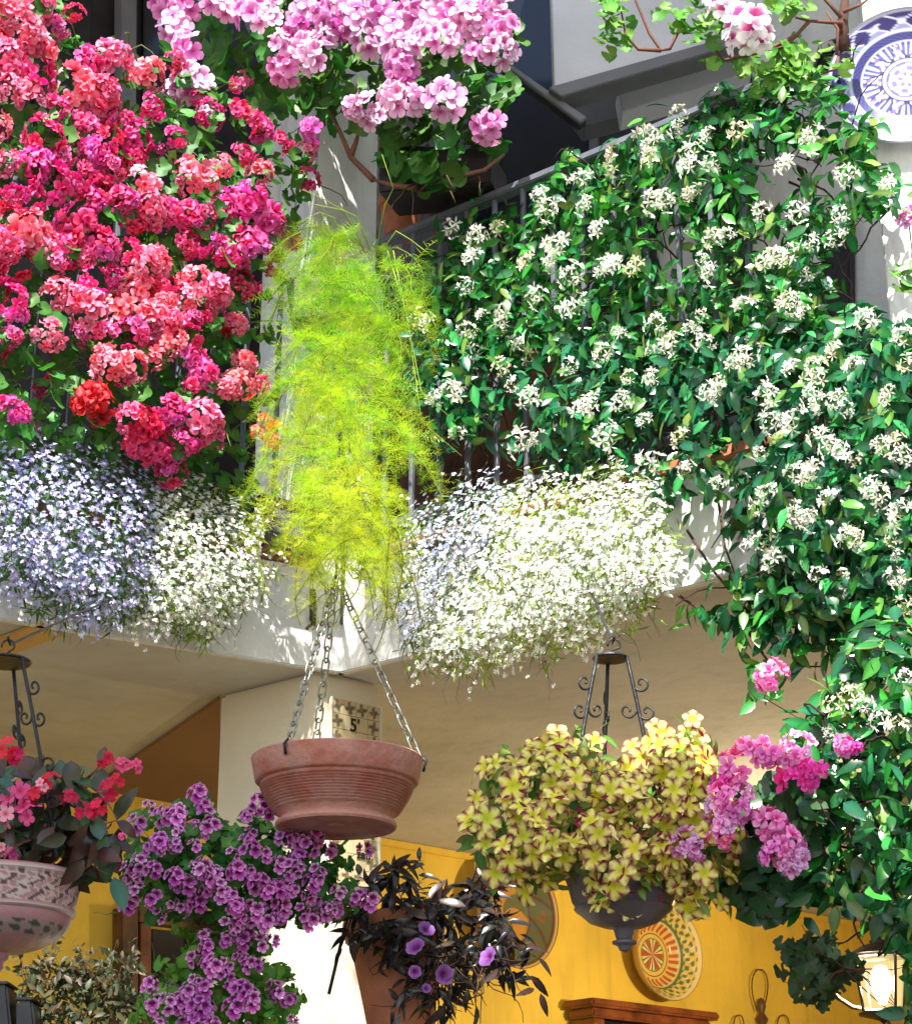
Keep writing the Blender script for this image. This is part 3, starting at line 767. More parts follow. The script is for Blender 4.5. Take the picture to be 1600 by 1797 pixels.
ir = empty('iron_holdfast', PL.at(549, 1070, .05), 'short black iron bar on the white wall beneath the fern', 'iron bar')
tube('bar', [PL.at(549, 1036, .06), PL.at(549, 1098, .06)], .010, M['iron'], ir, 8)
tube('pin', [PL.at(538, 1104, .06), PL.at(549, 1090, .06), PL.at(549, 1080, .01)], .005, M['iron'], ir, 6)

# ================================================================== HANGING BASKETS WITH IRON HANGERS
def hanger(parent, cx, y_hook, y_plate, y_pot, Y, r_top, r_pot, a0):
    top = at(cx + 3, y_hook, Y); pl_ = at(cx, y_plate, Y); pot = at(cx, y_pot, Y); s = (pl_ - CAM).length / F
    hx, hz = Vector((1, 0, 0)), Vector((0, 0, 1))
    pts = [pl_, pl_ + hz * (14 * s)]
    hc = at(cx + 6, y_hook + 12, Y)
    pts += [hc + hx * (11 * s * math.cos(t)) + hz * (11 * s * math.sin(t)) for t in [-.5 + i * .35 for i in range(12)]]
    wz = at(cx + 6, y_hook + 12, Y) + hz * (11 * s); far = (PR if cx > 600 else PL)
    end = Vector((wz.x, (far.p0.dot(far.n) - wz.x * far.n.x) / far.n.y - .03, ZC + .12))
    tube('wall_bracket', [wz + Vector((0, -.006, .004)), wz + Vector((0, .02, -.004)), wz.lerp(end, .5), end], .0032, M['iron'], parent, 6)
    tube('hook', pts, .0024, M['iron'], parent, 6)
    link('crown_ring', lathe_me('crown_ring', [(r_top * s, -.003), (r_top * s * 1.06, 0), (r_top * s, .004), (r_top * s * .2, .006), (.001, .006), (.001, -.003), (r_top * s, -.003)], 32), M['iron'], parent, Matrix.Translation(pl_))
    H = pl_.z - pot.z
    for k in range(3):
        a = a0 + k * 2 * math.pi / 3; dr = Vector((math.cos(a), math.sin(a), 0))
        P0 = pl_ + dr * (r_top * s) ; P1 = pot + dr * (r_pot * s)
        arm = []
        for i in range(9):
            q = i / 8; p = P0.lerp(P1, q); arm.append(p + dr * (math.sin(q * math.pi) * .004))
        ao = tube('arm', arm, .0042, M['iron'], parent, 6)
        d = (P1 - P0).normalized()
        for (q, sg, rs_) in ((.16, 1, .020), (.30, -1, .019), (.32, 1, .020), (.56, 1, .022), (.68, -1, .020), (.74, 1, .018)):
            c = P0.lerp(P1, q) + dr * (sg * rs_ * 1.05)
            tube('scroll', spiral(c, -dr * sg, d, rs_, 1.15, 0, 18, 1 if q < .5 else -1), .0026, M['iron'], ao, 5)

bask1 = empty('hanging_basket', at(5, 1650, 3.9), 'pinkish glazed bowl on a black scrolled iron hanger at the left edge', 'hanging basket')
hanger(bask1, 8, 1122, 1162, 1525, 3.9, 44, 128, R(-38))
s1 = (at(5, 1540, 3.9) - CAM).length / F
def relief_cf(a, z, r):
    pk, cr, dk = (.34, .17, .17), (.47, .37, .33), (.10, .045, .05)
    zz = z / s1
    if -14 < zz < -6: return cr
    if -62 < zz < -14:
        g = math.sin(a * 34 + math.sin(zz * .3) * 2.4) + math.sin(a * 19 - zz * .22) ; return dk if g > .75 else (cr if g > -.6 else pk)
    if -70 < zz < -62: return cr
    if -112 < zz < -90: return (.05, .07, .05) if math.sin(a * 22) + math.sin(zz * .5 + a * 9) > .3 else (.28, .2, .18)
    return pk
pz = [(126, -4), (130, 0), (137, -3), (139, -10), (134, -15)] + [(134 - .5 * i, -15 - 2.4 * i) for i in range(1, 20)] + [(128, -62), (127, -68), (120, -72)]
for i in range(1, 26):
    q = i / 25; pz.append((118 * math.cos(q * 1.35) + 2, -72 - 62 * math.sin(q * 1.35)))
pz += [(24, -134), (22, -142), (14, -148), (16, -156), (8, -166), (.5, -168)]
link('pot', lathe_me('pot', [(r * s1, z * s1) for r, z in pz], 220, relief_cf), mat_vcol('relief_glaze', .4, 0, .4, 0, 0, bump=.5), bask1, Matrix.Translation(at(3, 1534, 3.9)))
link('soil', lathe_me('soil', [(126 * s1, -.012), (.001, .0)], 32), M['soil'], bask1, Matrix.Translation(at(3, 1534, 3.9)))

bask2 = empty('hanging_basket', at(1095, 1660, 4.0), 'dark grey bowl with finial on black scrolled iron hanger full of yellow petunias', 'hanging basket')
hanger(bask2, 1071, 1120, 1156, 1480, 4.0, 30, 92, R(215))
s2 = (at(1095, 1560, 4.0) - CAM).length / F
pz = [(96, 34), (100, 38), (105, 36), (104, 26), (98, 20), (94, 5), (88, -18), (83, -26), (85, -30), (82, -34), (76, -38), (60, -52), (38, -60), (22, -62), (18, -66), (15, -78), (13, -82), (21, -85), (21, -89), (12, -93), (9, -100), (.5, -104)]
pz += []
link('pot', lathe_me('pot', [(r * s2, z * s2) for r, z in pz], 72), M['potgrey'], bask2, Matrix.Translation(at(1093, 1565, 4.0)))
link('soil', lathe_me('soil', [(96 * s2, .03), (.001, .04)], 32), M['soil'], bask2, Matrix.Translation(at(1093, 1565, 4.0)))

# ================================================================== PLANTS
G1, G2 = (.035, .15, .018), (.07, .26, .03)
leafR = [t_round((.10, .30, .05), (.045, .18, .025), 16, 5, .10, .2, (.06, .21, .03), s) for s in (1, 2, 3)]
leafY = [t_round((.16, .36, .05), (.09, .28, .03), 16, 5, .10, .25, None, s) for s in (4, 5)]
# ---- red trailing geraniums on the left
reds = [ivy_geranium(s, i_, o_, 12) for s, (i_, o_) in enumerate((
    ((.50, .006, .05), (.92, .17, .42)), ((.62, .020, .05), (.94, .26, .42)), ((.46, .004, .05), (.90, .10, .33)),
    ((.40, .005, .12), (.86, .14, .48)), ((.40, .004, .015), (.78, .03, .09)), ((.62, .03, .05), (.95, .36, .50))))]
RED = """30 30 46 5,45 65 36 5,12 105 40 1,68 88 36 5,100 48 30 0,200 100 36 1,160 108 30 3,262 130 36 5,308 105 22 0,420 143 24 0,55 165 38 5,130 150 46 5,172 170 44 1,100 192 36 3,190 162 34 0,270 186 26 2,150 212 34 0,
370 200 30 2,432 200 30 2,457 226 26 3,496 246 20 2,541 258 22 5,543 312 20 2,80 240 42 2,60 290 40 3,92 320 42 2,112 270 34 0,240 245 32 2,225 270 28 2,312 240 24 2,175 265 32 3,166 300 30 2,196 290 26 0,8 280 28 5,4 350 26 2,
340 305 40 5,362 318 30 1,392 290 24 5,455 300 24 5,430 268 22 2,246 326 42 5,216 350 34 3,266 362 36 1,182 340 32 2,160 352 28 3,282 386 28 0,236 376 30 2,332 376 32 3,305 370 26 3,360 380 26 0,
420 355 36 3,460 370 36 3,440 345 32 3,482 386 26 3,392 370 26 3,20 392 36 2,50 402 46 1,14 432 38 0,76 430 32 1,30 462 32 2,132 390 40 3,152 412 34 2,176 432 36 3,120 442 32 2,100 456 26 0,
330 425 30 2,352 430 24 2,432 430 36 3,456 426 28 3,510 415 26 2,402 442 26 2,480 470 16 2,252 470 42 5,272 458 32 1,240 502 34 1,200 482 26 3,292 496 26 2,100 510 32 5,132 522 36 1,156 542 36 5,166 490 30 2,
342 490 32 5,376 510 34 1,326 520 30 5,360 541 28 2,392 520 22 1,430 496 30 2,14 522 34 2,30 550 26 3,216 542 42 5,260 560 40 5,230 582 34 0,292 562 30 1,182 576 28 0,90 586 32 5,146 582 26 0,300 600 30 5,415 565 28 1,
330 592 30 2,310 572 30 0,196 636 42 5,232 642 34 5,270 620 32 5,182 622 30 1,215 656 26 0,336 626 32 3,360 652 34 3,346 672 26 3,430 636 30 1,422 670 38 5,452 676 24 3,402 682 24 1,165 702 44 4,14 716 30 3,36 726 20 3,
230 732 36 0,260 746 36 4,300 720 36 3,320 736 32 2,361 740 40 1,376 760 28 0,270 780 40 2,292 802 34 3,302 830 26 2,245 776 28 2,330 770 26 2,60 60 30 1,20 150 34 5,60 120 34 2,-10 220 34 5,-12 60 34 1,-14 420 36 1,-12 500 34 2,30 340 26 2,
210 210 26 3,196 235 22 2,380 420 20 3,60 350 26 2,150 245 24 2,130 320 24 2,20 590 22 0,70 -6 30 1,-10 0 40 5,130 20 20 2,155 450 24 1,225 440 22 2,210 510 24 0,290 530 26 1,340 560 24 0,275 590 26 0"""
RED = [tuple(float(q) for q in s.split()) for s in RED.replace('\n', '').split(',')]
RP = [(-70, -60), (90, -60), (125, 60), (220, 78), (300, 110), (400, 130), (470, 190), (555, 235), (560, 330), (540, 372), (505, 400), (520, 440), (470, 500), (440, 560), (465, 640), (470, 700), (430, 760), (440, 830), (420, 865), (320, 870), (250, 815), (-70, 800)]
def geranium_plant(label, loc, cond, seed, nleaf):
    t = empty('trailing_geranium', PL.at(*loc, .15), label, 'geranium', 'red trailing geraniums on the gallery')
    reg = place(RP, nleaf * 3, PL, .12, .27, .38, 70, .55, .3, .8, 1.0, lambda x, y: 1.0 if cond(x, y) else 0.0, seed)[:nleaf]
    grow(t, 'leaf', 'foliage', leafR, reg, (.038, .066), M['leaf'], seed, 300, .8, .6, .4, key='gleaf')
    r_ = random.Random(seed); fl = []
    for it in RED:
        if cond(it[0], it[1]):
            q = place_list([it], PL, .13, .24, RP, .28, .2, .6, 70, int(it[0] * 7 + it[1]))[0]
            fl.append((q[0], q[1], 0, q[3] * 2.0 * r_.uniform(.85, 1.12), int(it[3]) % 6))
    # loose dark clusters deeper in the mass, seen between the front ones
    for p in place(RP, 10, PL, .08, .16, .12, 70, .4, .2, .6, 1, lambda x, y: .9 if cond(x, y) and y < 760 else 0, seed + 50): fl.append((p[0], p[1], 0, r_.uniform(.05, .085), r_.choice([0, 2, 2, 3, 4])))
    grow(t, 'flower_cluster', 'blossoms', reds, fl, (.1, .1), M['petal'], seed, 300, 1.2, .0, key='redcl')
    paths = []
    for i in range(46):
        p = place(RP, 1, PL, .05, .14, .1, 70, .5, 0, .5, 1, lambda x, y: 1 if cond(x, y) else 0, seed * 100 + i)
        if p: paths.append(wander(p[0][0], p[0][1] + Vector((0, 0, .3)), r_.uniform(.12, .25), r_, 6, .6))
    twigs('stems', t, paths, .0032, (.12, .16, .04))
    return t
geranium_plant('coral red trailing geranium filling the top left corner of the gallery', (100, 150), lambda x, y: y < 345 - .10 * x, 21, 420)
geranium_plant('pink red trailing geranium in the middle of the left flower wall', (250, 430), lambda x, y: 345 - .10 * x <= y < 560, 22, 420)
geranium_plant('crimson trailing geranium hanging lowest, right above the blue lobelia', (250, 680), lambda x, y: y >= 560, 23, 480)

# ---- pink pelargonium, top centre
pinks = [regal(40 + s, (.50, .06, .30), o_, m_, 8, .56, (.30, .01, .12), (.72, .24, .52)) for s, (o_, m_) in enumerate((
    ((.88, .58, .80), (.82, .40, .70)), ((.86, .44, .72), (.78, .28, .60)), ((.90, .72, .86), (.84, .46, .72)), ((.60, .10, .40), (.50, .06, .32))))]
PINK = """320 10 32 1,308 46 32 0,325 86 32 1,332 140 36 2,310 166 30 0,346 152 28 2,290 4 28 1,402 4 28 0,440 20 32 1,470 32 28 2,452 2 26 1,495 72 24 0,540 15 34 0,576 26 30 1,532 82 32 2,556 96 32 2,500 118 30 1,600 8 30 0,572 60 24 2,
625 30 32 0,660 24 32 1,650 62 34 2,690 50 34 0,702 76 34 2,722 30 34 1,760 24 36 0,746 62 32 2,792 20 34 1,780 62 30 2,820 26 30 0,850 20 30 1,872 14 30 2,880 46 28 1,840 48 24 0,705 116 28 1,700 170 34 2,727 176 26 0,684 160 24 2,
780 172 36 0,640 190 30 2,657 202 24 2,620 186 20 0,878 86 30 2,835 92 22 1,856 222 30 1,545 226 22 3,520 50 24 3,600 40 26 3,706 135 22 3,380 -10 30 0,360 200 18 2,660 -12 34 1,760 -14 34 0,560 -14 30 1,480 -10 26 2"""
PINK = [tuple(float(q) for q in s.split()) for s in PINK.replace('\n', '').split(',')]
PKP = [(300, -60), (900, -60), (900, 60), (885, 130), (890, 250), (870, 290), (760, 330), (680, 330), (668, 270), (640, 215), (560, 215), (520, 180), (440, 190), (370, 130), (350, 60), (300, 0)]
Pk = Plane(at(640, 200, 5.35), Vector((-.35, -.94, 0)))
pk = empty('pink_pelargonium', Pk.at(700, 320, 0), 'pale pink pelargonium with bare woody stem above the railing at top centre', 'pelargonium')
lv = place(PKP, 620, Pk, .0, .2, .36, 70, .5, .3, .7, 1, None, 31)
grow(pk, 'leaf', 'foliage', leafR, lv, (.05, .085), M['leaf'], 31, 300, .8, .6, .4, key='gleaf')
fl = [(q[0], q[1], 0, q[3] * 2.2, int(it[3])) for it, q in zip(PINK, place_list(PINK, Pk, .10, .2, None, .25, .1, 0, 70, 8))]
grow(pk, 'flower_cluster', 'blossoms', pinks, fl, (.1, .1), M['petal'], 32, 300, .6, -1, key='pkcl')
def pxpath(lst, pl, off=.1): return [pl.at(x, y, off + (o[0] if o else 0)) for x, y, *o in lst]
twigs('woody_stem', pk, [pxpath([(655, 315), (640, 300), (615, 275), (598, 235), (580, 195), (572, 150)], Pk, .03), pxpath([(615, 275), (624, 250), (632, 225)], Pk, .03),
      pxpath([(770, 300), (800, 310), (850, 298), (885, 270)], Pk, .06), pxpath([(730, 330), (690, 325), (655, 315)], Pk, .03)], .011, (.16, .085, .05), None, 7)
twigs('dry_stems', pk, [wander(Pk.at(740 + 12 * i, 318, .02), (.3 * (i - 3), -1, -.5), .2, rnd, 6, 1.2) for i in range(7)], .004, (.10, .07, .035))
tr = slab_px('trough', [(664, 250), (860, 262), (860, 322), (664, 338)], Pk, -.03, .16, M['dark'], pk, .006)
for (x, y, r0, lab) in ((704, 352, 40, 'small terracotta pot behind the railing bars, left of the pair'), (776, 338, 32, 'smaller terracotta pot behind the railing bars, right of the pair')):
    s = (PR.at(x, y, -.1) - CAM).length / F; c = PR.at(x, y, -.1)
    t = empty('terracotta_pot', c - Vector((0, 0, .13)), lab, 'pot', 'terracotta pots behind the railing')
    link('pot_body', lathe_me('pot_body', [(r0 * s * .85, -.03), (r0 * s * .9, .0), (r0 * s, 0), (r0 * s * .98, -.028), (r0 * s * .9, -.03), (r0 * s * .66, -.13), (.001, -.13)], 40), M['terra2'], t, Matrix.Translation(c))
    link('soil', lathe_me('soil', [(r0 * s * .86, -.012), (.001, -.008)], 24), M['soil'], t, Matrix.Translation(c))

# ---- star jasmine
JG = [t_ovate(.46, .22, c_, 4, a_, b_, .8) for c_, a_, b_ in ((.15, (.008, .085, .018), (.014, .14, .026)), (.35, (.006, .06, .016), (.010, .10, .02)), (.25, (.02, .17, .018), (.035, .25, .03)), (.2, (.007, .07, .028), (.016, .14, .045)),
      (.3, (.010, .10, .016), (.018, .16, .022)), (.4, (.005, .045, .012), (.008, .075, .016)), (.1, (.07, .15, .025), (.11, .20, .035)))]
JC = [jasmine_cluster(60 + i, tt, n) for i, (tt, n) in enumerate((((1, 1, 1), 9), ((1, .98, .88), 8), ((1, 1, 1.05), 7), ((1, .92, .72), 7), ((1, 1, .95), 10)))]
JP1 = [(745, 440), (800, 395), (880, 370), (930, 330), (985, 300), (1050, 262), (1100, 225), (1160, 215), (1240, 175), (1330, 150), (1470, 130), (1490, 190), (1530, 240), (1565, 310), (1560, 380), (1480, 400), (1440, 460), (1480, 560), (1460, 600), (1300, 620), (1150, 640), (1000, 600), (900, 620), (760, 640), (720, 580), (716, 500)]
JP2 = [(725, 560), (900, 560), (1000, 560), (1150, 600), (1300, 560), (1440, 560), (1480, 550), (1640, 560), (1640, 1110), (1500, 1110), (1380, 1100), (1340, 1060), (1325, 960), (1300, 880), (1190, 880), (1100, 830), (990, 800), (930, 800), (860, 760), (800, 790), (755, 790), (740, 720), (720, 650)]
JP3 = [(1500, 1080), (1640, 1080), (1640, 1850), (1596, 1850), (1600, 1640), (1540, 1600), (1400, 1590), (1440, 1500), (1430, 1420), (1390, 1330), (1430, 1220), (1490, 1160)]
JAS = """1040 255,1076 272,1072 294,1020 316,1022 356,1130 236,1146 252,1240 240,1216 270,1246 282,1208 292,950 342,936 322,962 366,1150 354,1166 348,970 450,976 430,795 400,842 412,832 446,920 460,1080 466,1058 470,1116 466,1250 420,1272 410,1366 450,1382 440,1350 456,1422 430,1460 418,1480 310,1474 370,1556 322,1396 370,1334 370,1390 532,1376 528,1250 476,1156 566,1086 582,1166 620,1140 666,1262 686,1244 690,1422 690,1430 668,1390 646,1326 602,1310 622,1290 640,1340 692,1396 736,1350 742,1440 766,1480 790,1460 780,1420 830,1404 836,1530 852,1546 872,1204 820,1260 852,1196 766,1140 816,790 690,764 700,832 620,820 580,886 560,750 570,734 560,812 500,1030 710,1018 718,916 780,800 760,1415 910,1490 945,1498 938,1356 985,1344 950,1566 950,1240 970,1220 940,1436 1118,1300 532,1236 600,1210 580,1180 600,1520 1236,1572 1276,1546 1264,1500 640,1560 700,1590 640,1580 800,1470 700,1060 620,1000 640,930 700,1000 540,940 520,1050 400,1190 200,1300 230,1420 240,1380 290,1000 480,880 640,1060 760,1580 900,1450 870,1520 560,1460 620,1130 740,1090 700,870 400,1430 1010,1590 1060,1590 1190,1470 1240,1400 900,1550 780"""
JAS = [(float(s.split()[0]), float(s.split()[1]), 30) for s in JAS.replace('\n', '').split(',')]
def jasmine(label, poly, n, base, bulge, thick, loc, seed, plane=PR, dens=None, ntw=60, lim=300, extra=8, size=(.038, .066)):
    t = empty('star_jasmine', plane.at(*loc, .05), label, 'star jasmine', 'star jasmine climbers')
    grow(t, 'leaf', 'foliage', JG, place(poly, n, plane, base, bulge, thick, 60, .6, .35, .7, .8, dens, seed), size, M['gloss'], seed, lim, .9, .5, .35, key='jleaf')
    r_ = random.Random(seed); fl = []
    for it in JAS:
        if in_poly(it[0], it[1], poly) and not getattr(jasmine, 'used', set()).__contains__(it):
            jasmine.used.add(it)
            q = place_list([(it[0] + r_.uniform(-4, 4), it[1] + r_.uniform(-4, 4), r_.uniform(26, 38))], plane, base + .03, bulge, poly, .35, .25, .5, 60, int(it[0] + it[1] * 3))[0]
            fl.append((q[0], q[1], 0, q[3] * r_.uniform(1.35, 1.8), r_.choice([0, 0, 1, 2, 3, 4])))
    for p in place(poly, extra, plane, base + .02, bulge, .03, 60, .5, .3, .5, 1, dens, seed + 9): fl.append((p[0], p[1], 0, r_.uniform(.04, .07), r_.choice([0, 1, 2, 3])))
    grow(t, 'flower_cluster', 'blossoms', JC, fl, (.1, .1), M['wpetal'], seed, 300, 1.2, 0, key='jcl')
    paths = []
    for p in place(poly, ntw, plane, base - .08, bulge * .5, .15, 60, .6, .1, .4, 1, None, seed + 77): paths.append(wander(p[0], p[1] * .3 + Vector((r_.uniform(-1, 1), 0, r_.uniform(-1, .6))), r_.uniform(.12, .28), r_, 8, .9, .4))
    twigs('vines', t, paths, .0038, (.045, .025, .022))
    return t
jasmine.used = set()
def gap(x, y):          # thin places where the wall and the bars show through
    for gx, gy, rx, ry in ((1395, 310, 100, 55), (1180, 430, 42, 62), (1520, 480, 60, 110), (1340, 420, 30, 30)):
        if ((x - gx) / rx) ** 2 + ((y - gy) / ry) ** 2 < 1: return .10
    return 1
def gap2(x, y):
    for gx, gy, rx, ry, d in ((900, 760, 60, 50, .12), (905, 640, 75, 45, .35), (1130, 770, 80, 35, .35), (1290, 750, 60, 60, .4), (1240, 860, 60, 40, .35), (1030, 630, 30, 30, .3), (1590, 840, 40, 50, .4)):
        if ((x - gx) / rx) ** 2 + ((y - gy) / ry) ** 2 < 1: return d
    return 1
j1 = jasmine('star jasmine with cream flowers covering the upper railing, right of the fern', JP1, 3800, .02, .17, .40, (1150, 600), 41, dens=gap, ntw=90, extra=16)
j2 = jasmine('dense star jasmine hanging over the balcony edge at the right', JP2, 5200, .05, .25, .46, (1400, 900), 42, dens=gap2, ntw=110, extra=22)
P3 = Plane(at(1560, 1400, 3.85), Vector((-.3, -1, 0)))
j3 = jasmine('star jasmine trailing down the right edge beside the lit lantern', JP3, 1150, .0, .12, .44, (1580, 1700), 43, plane=P3, ntw=50, extra=3, size=(.036, .066))
# loose sprigs below the jasmine
sg = empty('jasmine_runner', P3.at(1490, 1080, .1), 'loose leafy jasmine runners with bare looping stems under the right balcony', 'jasmine runners')
SP = [[(1205, 930), (1250, 1000), (1300, 1060), (1350, 1110), (1420, 1130), (1480, 1160)], [(1190, 1045), (1240, 1078), (1300, 1090), (1370, 1110)], [(1330, 960), (1330, 1020), (1350, 1090), (1390, 1140)],
      [(1260, 880), (1272, 960), (1290, 1010), (1330, 1015)], [(1520, 1010), (1475, 1020), (1478, 1070), (1460, 1140)], [(1550, 1100), (1510, 1030), (1470, 1035), (1450, 1090), (1480, 1110), (1490, 1160)], [(1440, 1000), (1450, 1060), (1420, 1110), (1415, 1150)], [(1400, 1060), (1440, 1040), (1500, 1030), (1560, 1090)],
      [(1300, 1090), (1360, 1180), (1400, 1170), (1450, 1170)], [(1460, 1090), (1475, 1050), (1530, 1020)]]
twigs('runner_stems', sg, [pxpath(s, PR, .06) for s in SP], .0042, (.07, .035, .025))
lf = []
r_ = random.Random(5)
for s in SP[:4] + SP[8:9]:
    for i in range(len(s) - 1):
        for k in range(6):
            q = r_.random(); x = s[i][0] + (s[i + 1][0] - s[i][0]) * q; y = s[i][1] + (s[i + 1][1] - s[i][1]) * q
            if r_.random() < .35: continue
            lf.append((PR.at(x + r_.uniform(-12, 12), y + r_.uniform(-12, 12), .08), (RN + Vector((r_.gauss(0, .6), r_.gauss(0, .6), r_.gauss(.3, .5)))).normalized(), 0))
for (cx, cy, rx, ry, n) in ((1350, 1080, 45, 60, 46), (1250, 1080, 40, 26, 14), (1310, 1060, 40, 40, 22), (1370, 1020, 40, 50, 30), (1440, 1130, 60, 24, 20), (1335, 1215, 26, 22, 7), (1330, 1170, 20, 20, 6), (1390, 1270, 30, 16, 7)):
    for k in range(n):
        lf.append((PR.at(cx + r_.gauss(0, rx * .6), cy + r_.gauss(0, ry * .6), .06 + r_.uniform(0, .08)), (RN + Vector((r_.gauss(0, .6), r_.gauss(0, .6), r_.gauss(.3, .5)))).normalized(), 0))
grow(sg, 'leaf', 'foliage', JG, lf, (.045, .07), M['gloss'], 44, 300, 1.0, .5, key='jleaf')

# ---- asparagus fern
fern = empty('asparagus_fern', at(600, 700, 5.0), 'feathery lime green asparagus fern hanging at the inner corner', 'fern')
sprigs = [needle_sprig(s, 13, c_, t_) for s, (c_, t_) in enumerate((((.24, .48, .04), (.46, .68, .10)), ((.36, .54, .04), (.60, .74, .12)), ((.52, .60, .05), (.76, .82, .16)), ((.10, .30, .03), (.28, .52, .08))))]
def frond(seed, pal):
    """one arching frond with side sprays, root at origin, tip towards +Y then down"""
    r_ = random.Random(seed); t = T(); n = 20; p = Vector((0, 0, 0)); d = Vector((0, .85, .5)).normalized(); pts = [p.copy()]; sx = r_.gauss(0, .05)
    for i in range(n):
        d = (d + Vector((sx + r_.gauss(0, .07), 0.0, -.12 - r_.random() * .05))).normalized(); d.y = max(d.y, .12); d.normalize(); p = p + d * (1 / n); pts.append(p.copy())
        if i > 1:
            for sd in (-1, 1):
                yd = (d * .8 + Vector((sd * r_.uniform(.4, 1.1), r_.uniform(-.4, .5), r_.uniform(-.3, .3)))).normalized()
                nn = Vector((r_.gauss(0, .5), -.5 + r_.gauss(0, .5), .8)).normalized()
                t.merge(sprigs[r_.choice(pal)], frame(p, nn, yd, r_.uniform(.16, .32) * (1 - .5 * i / n)))
    V, Fc = tube_geo(pts, .006, 3); t.add(V, Fc, [(.26, .32, .04)] * len(V)); return t
fr_a = [frond(100 + i, [0, 0, 1, 3, 3]).mesh('frond', M['fern']) for i in range(5)]
fr_b = [frond(120 + i, [0, 1, 1, 2]).mesh('frond', M['fern']) for i in range(5)]
fr_c = [frond(140 + i, [1, 2, 2, 2]).mesh('frond', M['fern']) for i in range(5)]
foff = parent_off(fern)
r_ = random.Random(9)
for i in range(300):
    ty = (i + r_.random()) / 300; wcol = (55, 70, 62, 58, 34)[min(4, int(ty * 5))]
    x0 = 603 + r_.gauss(0, wcol * .62) + (10 * math.sin(ty * 9)); y0 = 425 + 575 * ty + r_.uniform(-25, 25); Yd_ = 5.05 - r_.uniform(0, .2) - .78 * min(1, ty * 1.3)
    th = r_.uniform(-1.7, 1.7)
    L = r_.uniform(.18, .30) * Yd_ / 4.9 * (1.35 if r_.random() < .12 else 1)
    Mx = Matrix.Translation(at(x0, y0, Yd_)) @ Matrix.Rotation(math.pi + th, 4, 'Z') @ Matrix.Rotation(r_.uniform(-.9, .25), 4, 'X') @ Matrix.Scale(L, 4)
    pal = fr_a if ty + r_.gauss(0, .12) < .35 else (fr_b if ty + r_.gauss(0, .12) < .72 else fr_c)
    o = bpy.data.objects.new('frond', pal[i % 5]); COL.objects.link(o); o.parent = fern; o.matrix_basis = Matrix.Translation(-foff) @ Mx
twigs('wispy_shoots', fern, [[at(x0, 440, 5.1), at((x0 + x1) / 2, (440 + y1) / 2 - 25, 5.0), at(x1, y1, 4.95), at(x1 + dx, y1 + dy, 4.92)] for x0, x1, y1, dx, dy in ((640, 570, 350, -40, -18), (650, 600, 368, -60, -12), (660, 690, 330, -20, -60), (670, 720, 420, 40, 30), (610, 560, 372, -40, 20), (690, 740, 740, 70, 60), (680, 740, 690, 60, 50), (560, 500, 420, -30, 30))], .0022, (.34, .42, .06), 'stuff', 4, 'fern')
tube('root_stem', [at(600, 430, 5.2), at(598, 620, 5.14), at(596, 800, 5.05), at(594, 900, 5.0)], .012, M['bark'], fern, 6, col=(.12, .09, .04))
slab_px('planter_box', [(500, 480), (680, 480), (670, 560), (510, 560)], YPlane(5.28), 0, .16, M['black'], fern, .01)
pbx = empty('black_planter', PL.at(500, 930, .12), 'black plastic planter box on the terracotta edge left of the fern', 'planter')
slab_px('box', [(462, 872), (585, 905), (585, 962), (470, 934)], PL, .16, .16, M['potgrey'], pbx, .008)
slab_px('rim', [(458, 864), (588, 897), (588, 908), (458, 876)], PL, .17, .18, M['black'], pbx, .003)
og = empty('orange_flower', PL.at(475, 745, .3), 'small orange flower tuft peeking out left of the fern', 'flower')
grow(og, 'blossom', 'blossoms', [ivy_geranium(900, (.7, .12, .02), (.92, .34, .10), 8), ivy_geranium(901, (.7, .05, .05), (.9, .25, .2), 8)], [(PL.at(x, y, .34), (LN + Vector((0, 0, .2))).normalized(), 0, .06) for x, y in ((468, 742), (488, 752), (455, 758), (480, 772))], (.1, .1), M['petal'], 3)

# ---- lobelia cushions along the balcony edge
def lobelia(name, label, poly, cols, plane, base, bulge, nf, nl, size, seed, loc, cat='lobelia', green=((.06, .13, .03), (.12, .22, .05)), dens=None):
    t = empty(name, plane.at(*loc, .1), label, cat, 'cushions of small flowers along the balcony edge')
    fl = [lobelia_flower(a, b, i) for i, (a, b) in enumerate(cols)]
    g_ = random.Random(seed + 7)
    pts = [(p + Vector((g_.gauss(0, .018), 0, g_.gauss(0, .018))), (n + Vector((0, 0, .2))).normalized(), d) for p, n, d in place(poly, nf, plane, base + .02, bulge, .10, 90, .5, .35, .8, 1.2, dens, seed)]
    grow(t, 'flower', 'blossoms', fl, pts, size, M['wpetal'], seed, 300, 1.0, .3, .12)
    lt = [t_ovate(.16, .1, .1, 2, green[0], green[1], .8), t_ovate(.10, .05, .3, 3, green[1], green[0], .8)]
    grow(t, 'leaf', 'foliage', lt, place(poly, nl, plane, base, bulge, .22, 90, .7, .1, .8, .8, None, seed + 1), (.022, .05), M['leaf'], seed, 0, .8, .6, .4)
    r_ = random.Random(seed); paths = []; tips = []
    ys = max(p[1] for p in poly)
    for i in range(260):
        q = place(poly, 1, plane, base - .02, bulge, .12, 90, .5, 0, .5, 1, lambda x, y: 1, seed * 1000 + i)[0]
        paths.append(wander(q[0], q[1] + Vector((0, 0, -.5)), r_.uniform(.04, .11), r_, 5, 1.0, .3))
        if i % 5 == 0: tips.append((paths[-1][-1], Vector((r_.gauss(0, .5), -1, .4)).normalized(), 0)); tips.append((paths[-1][-3], Vector((r_.gauss(0, .5), -1, .4)).normalized(), 0))
    grow(t, 'trailing_flower', 'blossoms', fl, tips, size, M['wpetal'], seed + 3, 300, 1.0, .3)
    twigs('stems', t, paths, .0011, (.10, .13, .05), 'stuff', 3, 'leaf')
    return t
